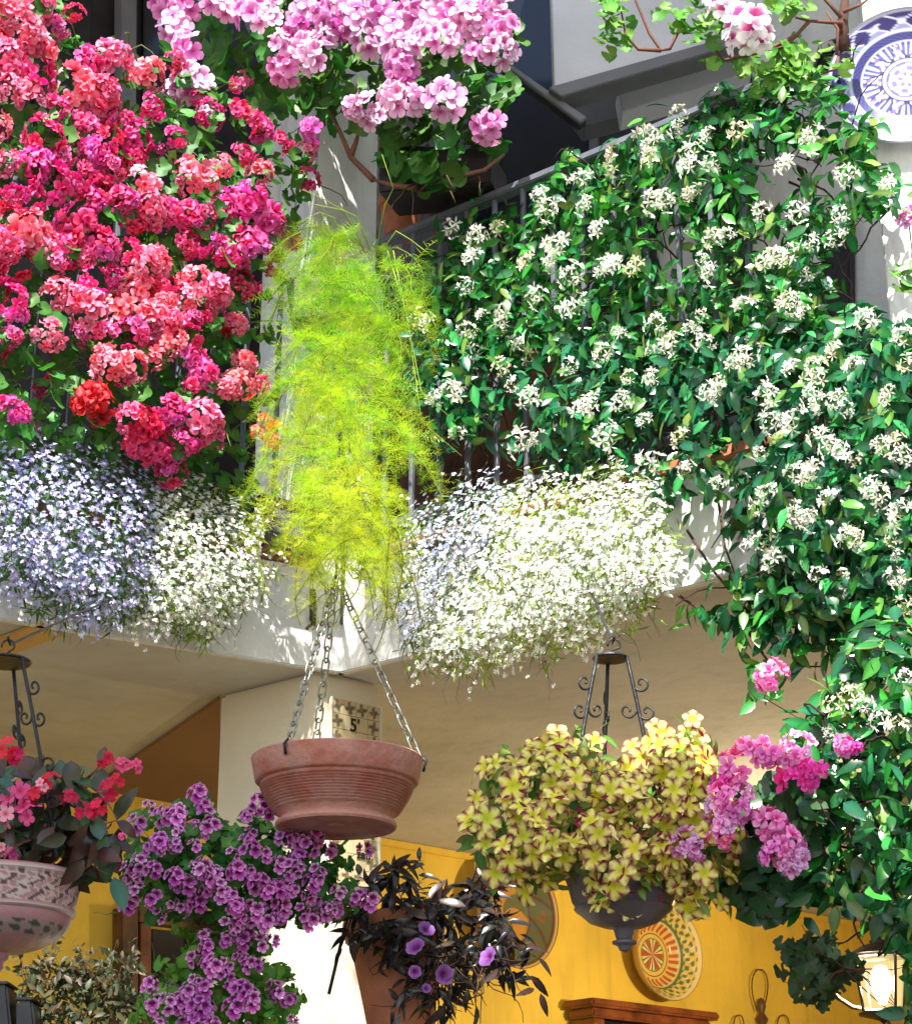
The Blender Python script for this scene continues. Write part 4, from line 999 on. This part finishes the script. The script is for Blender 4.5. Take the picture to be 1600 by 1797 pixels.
blue = [((.85, .85, .9), (.24, .25, .66)), ((.8, .8, .85), (.36, .40, .78)), ((.8, .8, .9), (.55, .58, .86)), ((.85, .85, .9), (.30, .22, .62))]
white = [((.86, .86, .6), (.88, .88, .88)), ((.8, .84, .5), (.86, .87, .84)), ((.85, .85, .8), (.83, .84, .90))]
pale = [((.85, .85, .8), (.62, .66, .88)), ((.86, .86, .8), (.82, .84, .90)), ((.8, .8, .9), (.45, .48, .82))]
yg = ((.16, .24, .03), (.32, .42, .06))
lobelia('blue_lobelia', 'rounded cushion of blue lobelia flowers at the left balcony edge', [(-70, 770), (40, 758), (130, 762), (220, 778), (280, 830), (300, 900), (290, 1000), (250, 1075), (180, 1105), (90, 1080), (20, 1040), (-70, 1020)], blue, PL, .10, .26, 2500, 3600, (.013, .023), 51, (100, 900))
lobelia('white_lobelia', 'white lobelia cushion between the blue lobelia and the fern', [(235, 850), (300, 845), (380, 852), (440, 880), (470, 930), (468, 1010), (450, 1070), (380, 1110), (280, 1112), (225, 1060), (245, 960)], white, PL, .10, .22, 2200, 2000, (.013, .021), 52, (360, 980), green=yg)
lobelia('pale_lobelia', 'pale blue lobelia tuft right of the hanging fern', [(690, 960), (730, 890), (810, 850), (880, 850), (905, 920), (860, 1000), (800, 1060), (740, 1130), (690, 1120), (665, 1050)], pale, PR, .16, .2, 1400, 1300, (.013, .021), 53, (770, 970))
lobelia('white_bacopa', 'broad cushion of tiny white flowers under the jasmine', [(850, 880), (900, 850), (990, 835), (1080, 812), (1140, 850), (1180, 930), (1185, 1010), (1150, 1060), (1070, 1100), (960, 1150), (850, 1170), (740, 1180), (712, 1120), (780, 1010)], white, PR, .17, .26, 3200, 3200, (.013, .022), 54, (960, 1000), 'bacopa', yg)

# ---- bottom plants
# purple angel pelargonium in front of the door
ang = [regal(200 + s, (.16, .004, .08), o_, m_, n, .62, (.10, .002, .05), (.16, .005, .10)) for s, (o_, m_, n) in enumerate((((.92, .46, .84), (.66, .10, .56), 4), ((.86, .34, .78), (.56, .07, .50), 5), ((.94, .64, .90), (.72, .18, .64), 4)))]
A1 = [(215, 1560), (230, 1480), (260, 1430), (350, 1420), (420, 1430), (500, 1440), (560, 1480), (600, 1500), (625, 1590), (600, 1610), (540, 1600), (480, 1640), (400, 1630), (330, 1600), (250, 1610)]
def angel(label, poly, pl, n, nl, seed, loc, extra=(), grow_green=leafR):
    t = empty('purple_pelargonium', pl.at(*loc, 0), label, 'pelargonium')
    grow(t, 'leaf', 'foliage', grow_green, place(poly, nl, pl, .0, .12, .22, 50, .6, .4, .8, 1, None, seed), (.020, .040), M['leaf'], seed, 300, .8, .4, .4, key='gleaf2' + ('y' if grow_green is leafY else ''))
    pts = [(p, nn, 0) for p, nn, d in place(poly, n, pl, .03, .13, .05, 50, .3, .2, .9, 1, None, seed + 1)]
    for x, y in extra: pts.append((pl.at(x, y, .05), (pl.n + Vector((rnd.gauss(0, .3), 0, .3))).normalized(), 0))
    grow(t, 'flower_cluster', 'blossoms', ang, pts, (.030, .052), M['petal'], seed, 300, .3, -1, key='angcl')
    r_ = random.Random(seed)
    twigs('stems', t, [[pl.at((poly[0][0] + poly[6][0]) / 2 + r_.uniform(-60, 60), loc[1], -.02), pl.at((x + loc[0]) / 2 + r_.uniform(-15, 15), (y + loc[1]) / 2 - 10, .02), pl.at(x, y, .04)] for x, y in extra] + [wander(p[0], p[1], .06, r_, 4, .2) for p in place(poly, 30, pl, 0, .1, .1, 50, .5, .5, .8, 1, None, seed + 4)], .0016, (.14, .20, .05))
    return t
PA = YPlane(4.35)
angel('bushy purple pelargonium with dark-eyed flowers hanging left of the bowl', A1, PA, 92, 900, 61, (400, 1640), [(346, 1392), (262, 1416), (305, 1432), (312, 1450), (356, 1412), (362, 1430), (372, 1445), (455, 1408), (468, 1426), (440, 1462), (545, 1588), (565, 1600), (640, 1490), (618, 1578), (648, 1580), (225, 1590), (280, 1608), (430, 1650), (455, 1655), (480, 1650), (505, 1470), (225, 1530), (545, 1615), (240, 1445)])
hp = empty('hanging_pot', at(385, 1740, 4.4), 'dim brown terracotta pot holding the bushy purple pelargonium', 'pot')
link('pot_body', lathe_me('pot_body', [(.085, 0), (.10, .004), (.106, 0), (.104, -.03), (.095, -.034), (.07, -.13), (.001, -.13)], 40), M['doorwood'], hp, Matrix.Translation(at(385, 1612, 4.48)) @ Matrix.Scale(.80, 4))
A2 = [(245, 1770), (250, 1715), (320, 1690), (340, 1635), (400, 1630), (430, 1640), (470, 1690), (520, 1740), (530, 1850), (240, 1850)]
angel('magenta pelargonium at the bottom edge below the bushy purple one', A2, YPlane(4.4), 50, 600, 62, (380, 1800), [(350, 1590 + 85), (300, 1735), (268, 1745), (335, 1718), (482, 1745), (505, 1755)], leafY)

# petunias in the right basket
sp = [star_petunia(i) for i in range(4)]
pet = empty('yellow_petunia', at(1060, 1500, 4.0), 'yellow petunia with maroon star markings overflowing the right hanging bowl', 'petunia')
PP1 = [(832, 1480), (830, 1420), (860, 1350), (920, 1310), (1000, 1290), (1060, 1310), (1120, 1330), (1160, 1290), (1200, 1270), (1250, 1300), (1275, 1380), (1300, 1470), (1290, 1560), (1220, 1590), (1160, 1560), (1110, 1590), (1050, 1590), (1020, 1530), (960, 1540), (890, 1560), (850, 1530)]
PB = YPlane(4.0)
ple = [t_ovate(.5, .2, .3, 4, (.05, .13, .02), (.11, .22, .03)), t_ovate(.42, .2, .4, 4, (.09, .13, .02), (.16, .22, .03))]
grow(pet, 'leaf', 'foliage', ple, place(PP1, 900, PB, .0, .18, .30, 60, .6, .4, .8, 1, None, 71), (.028, .048), M['leaf'], 71, 260, .8, .5, .4)
pts = [(p, n, 0) for p, n, d in place(PP1, 215, PB, .02, .20, .10, 60, .42, .2, .9, 1, None, 72)]
for x, y in ((1215, 1262), (1205, 1285), (850, 1345), (975, 1290), (1045, 1300), (935, 1310), (1120, 1590), (1085, 1575), (835, 1400), (1265, 1585), (1230, 1600), (1290, 1520), (1150, 1275)): pts.append((PB.at(x, y, .06), Vector((rnd.gauss(0, .3), -1, .3)).normalized(), 0))
grow(pet, 'flower', 'blossoms', sp, pts, (.038, .060), M['petal'], 72, 300, 1.5, 0)
buds = T(); buds.merge(t_ovate(.35, .5, .2, 3, (.14, .01, .03), (.20, .015, .05)), Matrix.Identity(4))
grow(pet, 'bud', 'buds', [buds], place(PP1, 150, PB, .04, .20, .06, 60, .6, .0, 1, 1, None, 73), (.014, .022), M['petal'], 73, 150, 1, .3)

# begonia in the left basket
beg = empty('red_begonia', at(10, 1520, 3.9), 'bronze-leaved begonia with red and pink flowers in the left hanging bowl', 'begonia')
BL = [t_ovate(.55, .22, .25, 5, (.028, .035, .016), (.045, .05, .022)), t_ovate(.5, .2, .3, 5, (.04, .018, .014), (.065, .03, .018)), t_ovate(.58, .15, .2, 5, (.022, .07, .028), (.035, .10, .04))]
BF = [regal(300 + i, (.6, .02, .05), o, o, 4, .7) for i, o in enumerate(((.70, .02, .06), (.82, .12, .26), (.62, .015, .05), (.88, .40, .48), (.78, .07, .04)))]
PBg = YPlane(3.9)
BP = [(-60, 1330), (40, 1330), (90, 1350), (150, 1370), (190, 1420), (190, 1500), (170, 1540), (120, 1545), (-60, 1540)]
grow(beg, 'leaf', 'foliage', BL, place(BP, 250, PBg, .0, .14, .24, 50, .6, .3, .9, 1, None, 81), (.045, .08), M['gloss'], 81, 300, .9, .2, .3, key='bleaf')
ex = [(pl_, n_, 0, s_) for pl_, n_, s_ in [(PBg.at(x, y, .04), Vector((rnd.gauss(0, .4), -1, rnd.gauss(.2, .3))).normalized(), s_) for x, y, s_ in ((125, 1335, .07), (168, 1355, .075), (184, 1310, .05), (205, 1440, .08), (190, 1465, .07), (150, 1545, .075), (185, 1525, .08), (200, 1540, .07), (165, 1520, .07))]]
grow(beg, 'leaf', 'foliage', BL, ex, (.06, .09), M['gloss'], 82, 300, 1.2, .0, key='bleaf')
fl = [(PBg.at(x, y, .12), Vector((rnd.gauss(0, .3), -1, .2)).normalized(), 0, s_ * s1 * 1.25, k) for x, y, s_, k in ((10, 1315, 34, 4), (25, 1325, 26, 0), (90, 1370, 26, 0), (75, 1378, 20, 3), (185, 1332, 24, 0), (215, 1342, 20, 1), (236, 1345, 20, 1), (190, 1385, 30, 2), (205, 1370, 20, 2), (30, 1400, 40, 1), (50, 1425, 34, 1), (10, 1430, 36, 3), (60, 1395, 26, 0), (150, 1425, 24, 2), (175, 1415, 26, 0), (5, 1490, 20, 3), (20, 1500, 18, 1), (214, 1468, 10, 1), (120, 1400, 22, 2))]
grow(beg, 'flower', 'blossoms', BF, fl, (.1, .1), M['petal'], 83, 300, .8, 0)
twigs('stems', beg, [[at(60, 1500, 3.92), at(110, 1420, 3.9), at(150, 1350, 3.86)], [at(120, 1520, 3.9), at(180, 1420, 3.87), at(218, 1345, 3.86)], [at(100, 1520, 3.9), at(170, 1450, 3.87), at(205, 1440, 3.86)], [at(120, 1530, 3.9), at(160, 1520, 3.87), at(190, 1535, 3.85)], [at(150, 1370, 3.88), at(180, 1340, 3.86)]], .003, (.16, .05, .03))

# black-leaved vine with lilac flowers
DK = [t_ovate(.28, .25, .45, 5, (.010, .012, .008), (.022, .018, .014), .7), t_ovate(.24, .3, .5, 5, (.008, .010, .012), (.014, .014, .018), .7), t_ovate(.30, .2, .3, 5, (.030, .016, .016), (.04, .024, .018), .75)]
dv = empty('black_leaved_vine', at(760, 1640, 4.5), 'almost black-leaved trailing plant with lilac trumpet flowers', 'trailing plant')
DP = [(625, 1600), (640, 1560), (700, 1545), (770, 1550), (840, 1560), (880, 1600), (890, 1650), (900, 1700), (860, 1740), (800, 1700), (760, 1690), (770, 1750), (740, 1770), (690, 1700), (640, 1640)]
PD = YPlane(4.5)
grow(dv, 'leaf', 'foliage', DK, place(DP, 420, PD, 0, .12, .24, 40, .7, .2, 1, 1, None, 91), (.04, .07), M['gloss'], 91, 300, 1.1, .3, .3)
rr_ = random.Random(12); paths = []; lf = []
for x0, y0, x1, y1 in ((680, 1560, 740, 1518), (700, 1560, 690, 1530), (820, 1570, 850, 1540), (840, 1570, 880, 1585), (860, 1690, 940, 1680), (870, 1700, 950, 1740), (800, 1720, 830, 1765), (740, 1760, 800, 1770), (640, 1600, 600, 1660), (660, 1600, 630, 1540), (850, 1620, 905, 1640), (870, 1660, 900, 1720), (780, 1740, 800, 1700), (690, 1660, 605, 1640), (720, 1740, 700, 1780)):
    a, b = PD.at(x0, y0, .06), PD.at(x1, y1, .08); m = (a + b) / 2 + Vector((0, -.02, .03)); paths.append([a, m, b])
    for q in range(9):
        t_ = (q + 1) / 9; p = a.lerp(m, t_ * 2) if t_ < .5 else m.lerp(b, t_ * 2 - 1)
        lf.append((p + Vector((rr_.gauss(0, .006), 0, rr_.gauss(0, .006))), Vector((rr_.gauss(0, .5), -1, rr_.gauss(.3, .5))).normalized(), 0))
twigs('vines', dv, paths, .003, (.03, .015, .02)); grow(dv, 'leaf', 'foliage', DK, lf, (.035, .065), M['gloss'], 92, 300, 1.3, .3)
twigs('trailing_stems', dv, [wander(PD.at(rr_.uniform(740, 850), rr_.uniform(1660, 1730), .08), (rr_.gauss(0, 1), -.2, -.6), .16, rr_, 7, .9, .45) for i in range(36)], .0022, (.05, .03, .015))
fl = [(PD.at(x, y, .17), Vector((rnd.gauss(0, .55), -1, rnd.gauss(0, .4))).normalized(), 0, s_ * 1.28e-3 * .95) for x, y, s_ in ((748, 1631, 30), (729, 1662, 34), (779, 1711, 34), (856, 1680, 36), (728, 1706, 22), (748, 1735, 16))]
grow(dv, 'flower', 'blossoms', [funnel(), funnel(c_edge=(.38, .18, .50)), funnel(c_edge=(.50, .28, .62))], fl, (.1, .1), M['petal'], 93)
tp = empty('terracotta_pot', at(680, 1850, 4.62), 'tall weathered terracotta pot under the black-leaved plant', 'pot')
link('pot_body', lathe_me('pot_body', [(.095, -.02), (.10, .0), (.115, .002), (.118, -.01), (.114, -.05), (.104, -.055), (.098, -.09), (.088, -.16), (.07, -.30), (.065, -.34), (.001, -.34)], 56), M['terra2'], tp, Matrix.Translation(at(690, 1610, 4.62)) @ Matrix.Rotation(R(-5), 4, 'Y'))
link('soil', lathe_me('soil', [(.096, -.014), (.001, -.008)], 24), M['soil'], tp, Matrix.Translation(at(690, 1610, 4.62)) @ Matrix.Rotation(R(-5), 4, 'Y'))
stk = tube('plant_stick', [at(612, 1600, 4.5), at(596, 1665, 4.48), at(577, 1745, 4.46)], .0042, M['dark'], None, 6)
tag(stk, 'thin dark stick leaning in front of the pier by the terracotta pot', 'stick')

# dark shrub and black objects bottom left
sh = empty('dark_shrub', at(140, 1850, 5.2), 'small-leaved dark shrub at the bottom left before the yellow wall', 'shrub')
SL = [t_ovate(.45, .2, .2, 3, (.018, .028, .010), (.035, .045, .015)), t_ovate(.4, .2, .2, 3, (.045, .035, .015), (.07, .05, .02))]
SHP = [(30, 1760), (60, 1710), (110, 1690), (170, 1700), (230, 1710), (245, 1760), (240, 1860), (40, 1860)]
PS = YPlane(5.2)
grow(sh, 'leaf', 'foliage', SL, place(SHP, 1300, PS, 0, .14, .35, 40, .8, .3, 1, 1, None, 95), (.020, .038), M['leaf'], 95, 300, 1, -.4, .4)
rr_ = random.Random(4); pth = []; lf = []
for i in range(40):
    x = rr_.uniform(50, 235); a = PS.at(x, 1740, .05); w_ = wander(a, (rr_.gauss(0, .4), -.1, 1), rr_.uniform(.06, .15), rr_, 5, 0, .2); pth.append(w_)
    for p in w_[1:]: lf.append((p, Vector((rr_.gauss(0, .6), -1, rr_.gauss(.3, .6))).normalized(), 0))
twigs('twigs', sh, pth, .0015, (.05, .03, .015)); grow(sh, 'leaf', 'foliage', SL, lf, (.018, .030), M['leaf'], 96, 300, 1, -.4)
for x0, x1, y0, y1, lab in ((-20, 18, 1728, 1850, 'black tapered lamp-like box at the very bottom left corner'), (28, 62, 1756, 1850, 'lower black box standing right of the corner one')):
    bx = empty('black_box', at((x0 + x1) / 2, 1850, 5.0), lab, 'box')
    slab_px('box_body', [(x0, y0), (x1 - 6, y0), (x1 + 6, y1), (x0, y1)], YPlane(5.0), 0, .12, M['black'], bx, .006)
    slab_px('box_lid', [(x0 - 2, y0 - 6), (x1 - 4, y0 - 6), (x1 - 4, y0 - 1), (x0 - 2, y0 - 1)], YPlane(5.0), .006, .13, M['black'], bx, .002)

# pink geranium right
hot = [ivy_geranium(500 + i, (.66, .03, .30), o, 8) for i, o in enumerate(((.92, .30, .62), (.94, .50, .76), (.80, .08, .42)))]
pg = empty('pink_geranium', P3.at(1340, 1430, 0), 'bright pink geranium between the yellow petunia and the right jasmine', 'geranium')
GP = [(1270, 1480), (1300, 1420), (1330, 1370), (1420, 1330), (1460, 1400), (1440, 1480), (1420, 1560), (1350, 1610), (1290, 1590)]
darkL = [t_round((.035, .11, .03), (.02, .07, .02), 16, 5, .1, .2, None, s) for s in (11, 12)]
grow(pg, 'leaf', 'foliage', darkL, place(GP, 230, P3, -.04, .12, .22, 50, .6, .2, .9, 1, None, 97), (.04, .07), M['gloss'], 97, 300, .9, .5, key='dleaf')
HOT = """1290 1345 34 0,1320 1315 34 0,1345 1320 26 0,1270 1370 24 2,1400 1310 30 1,1385 1330 26 0,1400 1360 36 2,1430 1350 24 2,1480 1305 20 0,1498 1310 16 2,1270 1400 32 0,1260 1420 30 1,1290 1420 28 0,1275 1440 28 1,1262 1470 24 0,1205 1480 30 1,1225 1490 26 0,1350 1440 34 0,1360 1465 28 2,1375 1480 34 0,1390 1500 32 1,1360 1500 28 0,1385 1515 26 1,1300 1390 26 1"""
HOT = [tuple(float(q) for q in s.split()) for s in HOT.split(',')]
fl = [(q[0], q[1], 0, q[3] * 2.1, int(it[3])) for it, q in zip(HOT, place_list(HOT, P3, .16, 0, None, .3, .1, 0, 70, 12))]
grow(pg, 'flower_cluster', 'blossoms', hot, fl, (.1, .1), M['petal'], 98, 300, 1, 0, key='hot')
sf = empty('single_pink_flower', P3.at(1355, 1186, .1), 'lone bright pink flower against the tan ceiling, above the pink geranium', 'flower')
grow(sf, 'petals', 'petals', hot, [(P3.at(1356, 1186, .14), Vector((-.1, -1, .1)), 0, .075, 0), (P3.at(1348, 1196, .13), Vector((.3, -1, -.2)), 0, .045, 1)], (.1, .1), M['petal'], 1, key='hot')
grow(sf, 'leaf', 'foliage', [t_ovate(.5, .2, .2, 4, (.05, .26, .03), (.08, .36, .05))], [(P3.at(x, y, .12), Vector((rnd.gauss(0, .4), -1, .3)).normalized(), 0) for x, y in ((1325, 1168), (1318, 1184), (1340, 1215), (1325, 1232), (1350, 1230), (1375, 1165))], (.035, .05), M['gloss'], 2)
twigs('stem', sf, [[P3.at(1356, 1190, .12), P3.at(1340, 1225, .1), P3.at(1400, 1260, .06), P3.at(1450, 1270, .03)]], .0022, (.10, .16, .04), None)

# ivy-leaved dark plant by the lantern
iv = empty('dark_ivy_plant', P3.at(1450, 1690, 0), 'dark ivy-leaved plant in front of the lantern light', 'ivy')
IP = [(1378, 1720), (1385, 1680), (1420, 1650), (1460, 1635), (1480, 1655), (1488, 1690), (1475, 1730), (1440, 1745), (1400, 1745)]
dk2 = [t_round((.045, .095, .03), (.03, .065, .02), 14, 5, .2, .15, None, s) for s in (21, 22)]
grow(iv, 'leaf', 'foliage', dk2, place(IP, 130, P3, -.08, .14, .26, 30, .6, .2, .9, 1, None, 99), (.024, .042), M['leaf'], 99, 300, .9, .5)
twigs('stems', iv, [wander(P3.at(1480, 1700, .02), (rnd.uniform(-1, 1), -.2, rnd.uniform(-.6, .6)), .12, rnd, 5, .3) for i in range(8)], .002, (.08, .03, .02))

# small plant on the far right wall
spk = empty('small_wall_pelargonium', WR.at(1596, 420, .12), 'small pink flower with round leaf on the bright wall, below the plate', 'pelargonium')
grow(spk, 'flower_cluster', 'blossoms', hot, [(WR.at(1594, 384, .12), Vector((-.2, -1, 0)), 0, .07, 1), (WR.at(1602, 372, .12), Vector((0, -1, .2)), 0, .05, 0)], (.1, .1), M['petal'], 1, key='hot')
grow(spk, 'leaf', 'foliage', leafR, [(WR.at(x, y, .1), Vector((rnd.gauss(0, .3), -1, .4)).normalized(), 0) for x, y in ((1574, 478), (1590, 492), (1600, 470), (1582, 505), (1606, 505))], (.045, .06), M['gloss'], 3, key='gleafg')
twigs('stem', spk, [[WR.at(1594, 384, .12), WR.at(1600, 440, .08), WR.at(1594, 500, .05)]], .0025, (.12, .16, .05), None)

# pelargonium top right with magenta-blotched white flower
tp2 = empty('regal_pelargonium', at(1480, 60, 4.75), 'leggy pelargonium with white magenta-blotched flowers at the top right', 'pelargonium')
PT = YPlane(4.6)
twigs('branch', tp2, [pxpath([(1480, 90), (1478, 40), (1486, -30)], PT, .0)], .022, (.09, .05, .035), None, 8)
twigs('twig', tp2, [pxpath(s, PT, .03) for s in ([(1478, 40), (1420, 36), (1395, 30)], [(1476, 30), (1440, -10), (1400, -40)], [(1480, 20), (1510, 8), (1545, -20)], [(1468, 95), (1470, 50), (1450, 20)], [(1400, 60), (1340, 90), (1270, 105), (1250, 80), (1262, 60)],
    [(1200, 34), (1175, 85), (1160, 88), (1140, 60), (1115, 0), (1105, -30)], [(1160, 88), (1120, 86), (1098, 62), (1090, 20)], [(1470, 100), (1468, 120), (1440, 130)], [(1290, -20), (1262, 60)], [(1420, 36), (1380, 80), (1340, 90)])], .006, (.16, .075, .045))
tl = []
for cx, cy, rx, ry, n in ((1075, 30, 22, 45, 34), (1095, 75, 14, 12, 8), (1215, 25, 50, 35, 40), (1250, 60, 30, 30, 26), (1345, 115, 45, 28, 60), (1400, 120, 40, 45, 60), (1360, 150, 30, 24, 30), (1480, 110, 16, 16, 6), (1250, 108, 10, 8, 3), (1420, 160, 20, 20, 12), (1390, 10, 40, 20, 20)):
    for k in range(n): tl.append((PT.at(cx + rnd.gauss(0, rx * .6), cy + rnd.gauss(0, ry * .6), rnd.uniform(-.05, .08)), Vector((rnd.gauss(0, .5), -1, rnd.gauss(.5, .5))).normalized(), 0))
grow(tp2, 'leaf', 'foliage', leafY, tl, (.024, .050), M['leaf'], 101, 300, .9, .3, key='gleafy')
bigw = [regal(801, (.72, .5, .62), (.90, .88, .90), (.9, .86, .89), 5, .66, (.40, .01, .14), (.62, .10, .34))]
grow(tp2, 'flower_cluster', 'blossoms', bigw, [(PT.at(1312, 40, .14), Vector((-.1, -1, .05)), 0, .125), (PT.at(1330, 62, .13), Vector((.2, -1, -.1)), 0, .09), (PT.at(1268, 12, .12), Vector((-.2, -1, .3)), 0, .09), (PT.at(1300, 70, .12), Vector((-.2, -1, -.3)), 0, .08), (PT.at(1262, -12, .1), Vector((0, -1, .1)), 0, .08)], (.1, .1), M['petal'], 102, 300, .2, -1)
slab_px('pot_rim', [(1436, 74), (1500, 52), (1504, 84), (1440, 96)], PT, -.02, .1, M['black'], tp2, .006)

# ================================================================== LANTERN
ln = empty('lit_lantern', at(1546, 1790, 7.4), 'glowing wall lantern with pale glass panes at the bottom right', 'lantern')
lc = at(1546, 1728, 7.4); ls = (lc - CAM).length / F
hw = 50 * ls; hb = 37 * ls; H2 = 46 * ls
cor = []
for k in range(4):
    a = R(20 + 90 * k); cor.append((Vector((math.cos(a), math.sin(a), 0)),))
for k in range(4):
    u, v = cor[k][0], cor[(k + 1) % 4][0]
    A, B = lc + u * hw + Vector((0, 0, H2)), lc + v * hw + Vector((0, 0, H2)); D, E = lc + u * hb - Vector((0, 0, H2)), lc + v * hb - Vector((0, 0, H2))
    cen = (A + B + D + E) / 4; sh_ = lambda p: cen + (p - cen) * .93
    link('pane', mk('pane', [sh_(A), sh_(B), sh_(E), sh_(D)], [(0, 1, 2, 3)]), M['frost'], ln)
    tube('corner_bar', [A, D], .0065, M['iron'], ln, 6); tube('top_bar', [A, B], .0065, M['iron'], ln, 6); tube('bottom_bar', [D, E], .0065, M['iron'], ln, 6)
link('cap', lathe_me('cap', [(hw * 1.12, 0), (hw * 1.05, .006), (hw * .6, .035), (hw * .3, .045), (hw * .3, .055), (hw * .12, .06), (hw * .16, .07), (.001, .08)], 24), M['iron'], ln, Matrix.Translation(lc + Vector((0, 0, H2 + .002))))
link('base', lathe_me('base', [(hb * 1.1, 0), (hb * 1.1, -.008), (hb * .5, -.02), (hb * .2, -.028), (.001, -.04)], 24), M['iron'], ln, Matrix.Translation(lc - Vector((0, 0, H2 + .002))))
tube('scroll_arm', [at(x_, y_, Y_) for x_, y_, Y_ in ((1452, 1726, 7.4), (1470, 1752, 7.4), (1495, 1768, 7.4), (1530, 1775, 7.4), (1556, 1790, 7.5), (1590, 1850, 9.3), (1600, 1860, 9.9))], .008, M['wire'], ln, 6)
link('bulb', lathe_me('bulb', [(.001, .07), (.02, .065), (.034, .045), (.04, .015), (.036, -.02), (.022, -.05), (.014, -.07), (.001, -.075)], 20), M['bulb'], ln, Matrix.Translation(lc))
ld = bpy.data.lights.new('lantern_light', 'POINT'); ld.energy = 65; ld.color = (1.0, .78, .45); ld.shadow_soft_size = .03
lo = bpy.data.objects.new('lantern_light', ld); COL.objects.link(lo); lo.parent = ln; lo.location = lc - ln.location + Vector((-.06, -.02, .0))

print('objects', len(bpy.data.objects), 'tris', sum(len(m.loops) for m in bpy.data.meshes) )
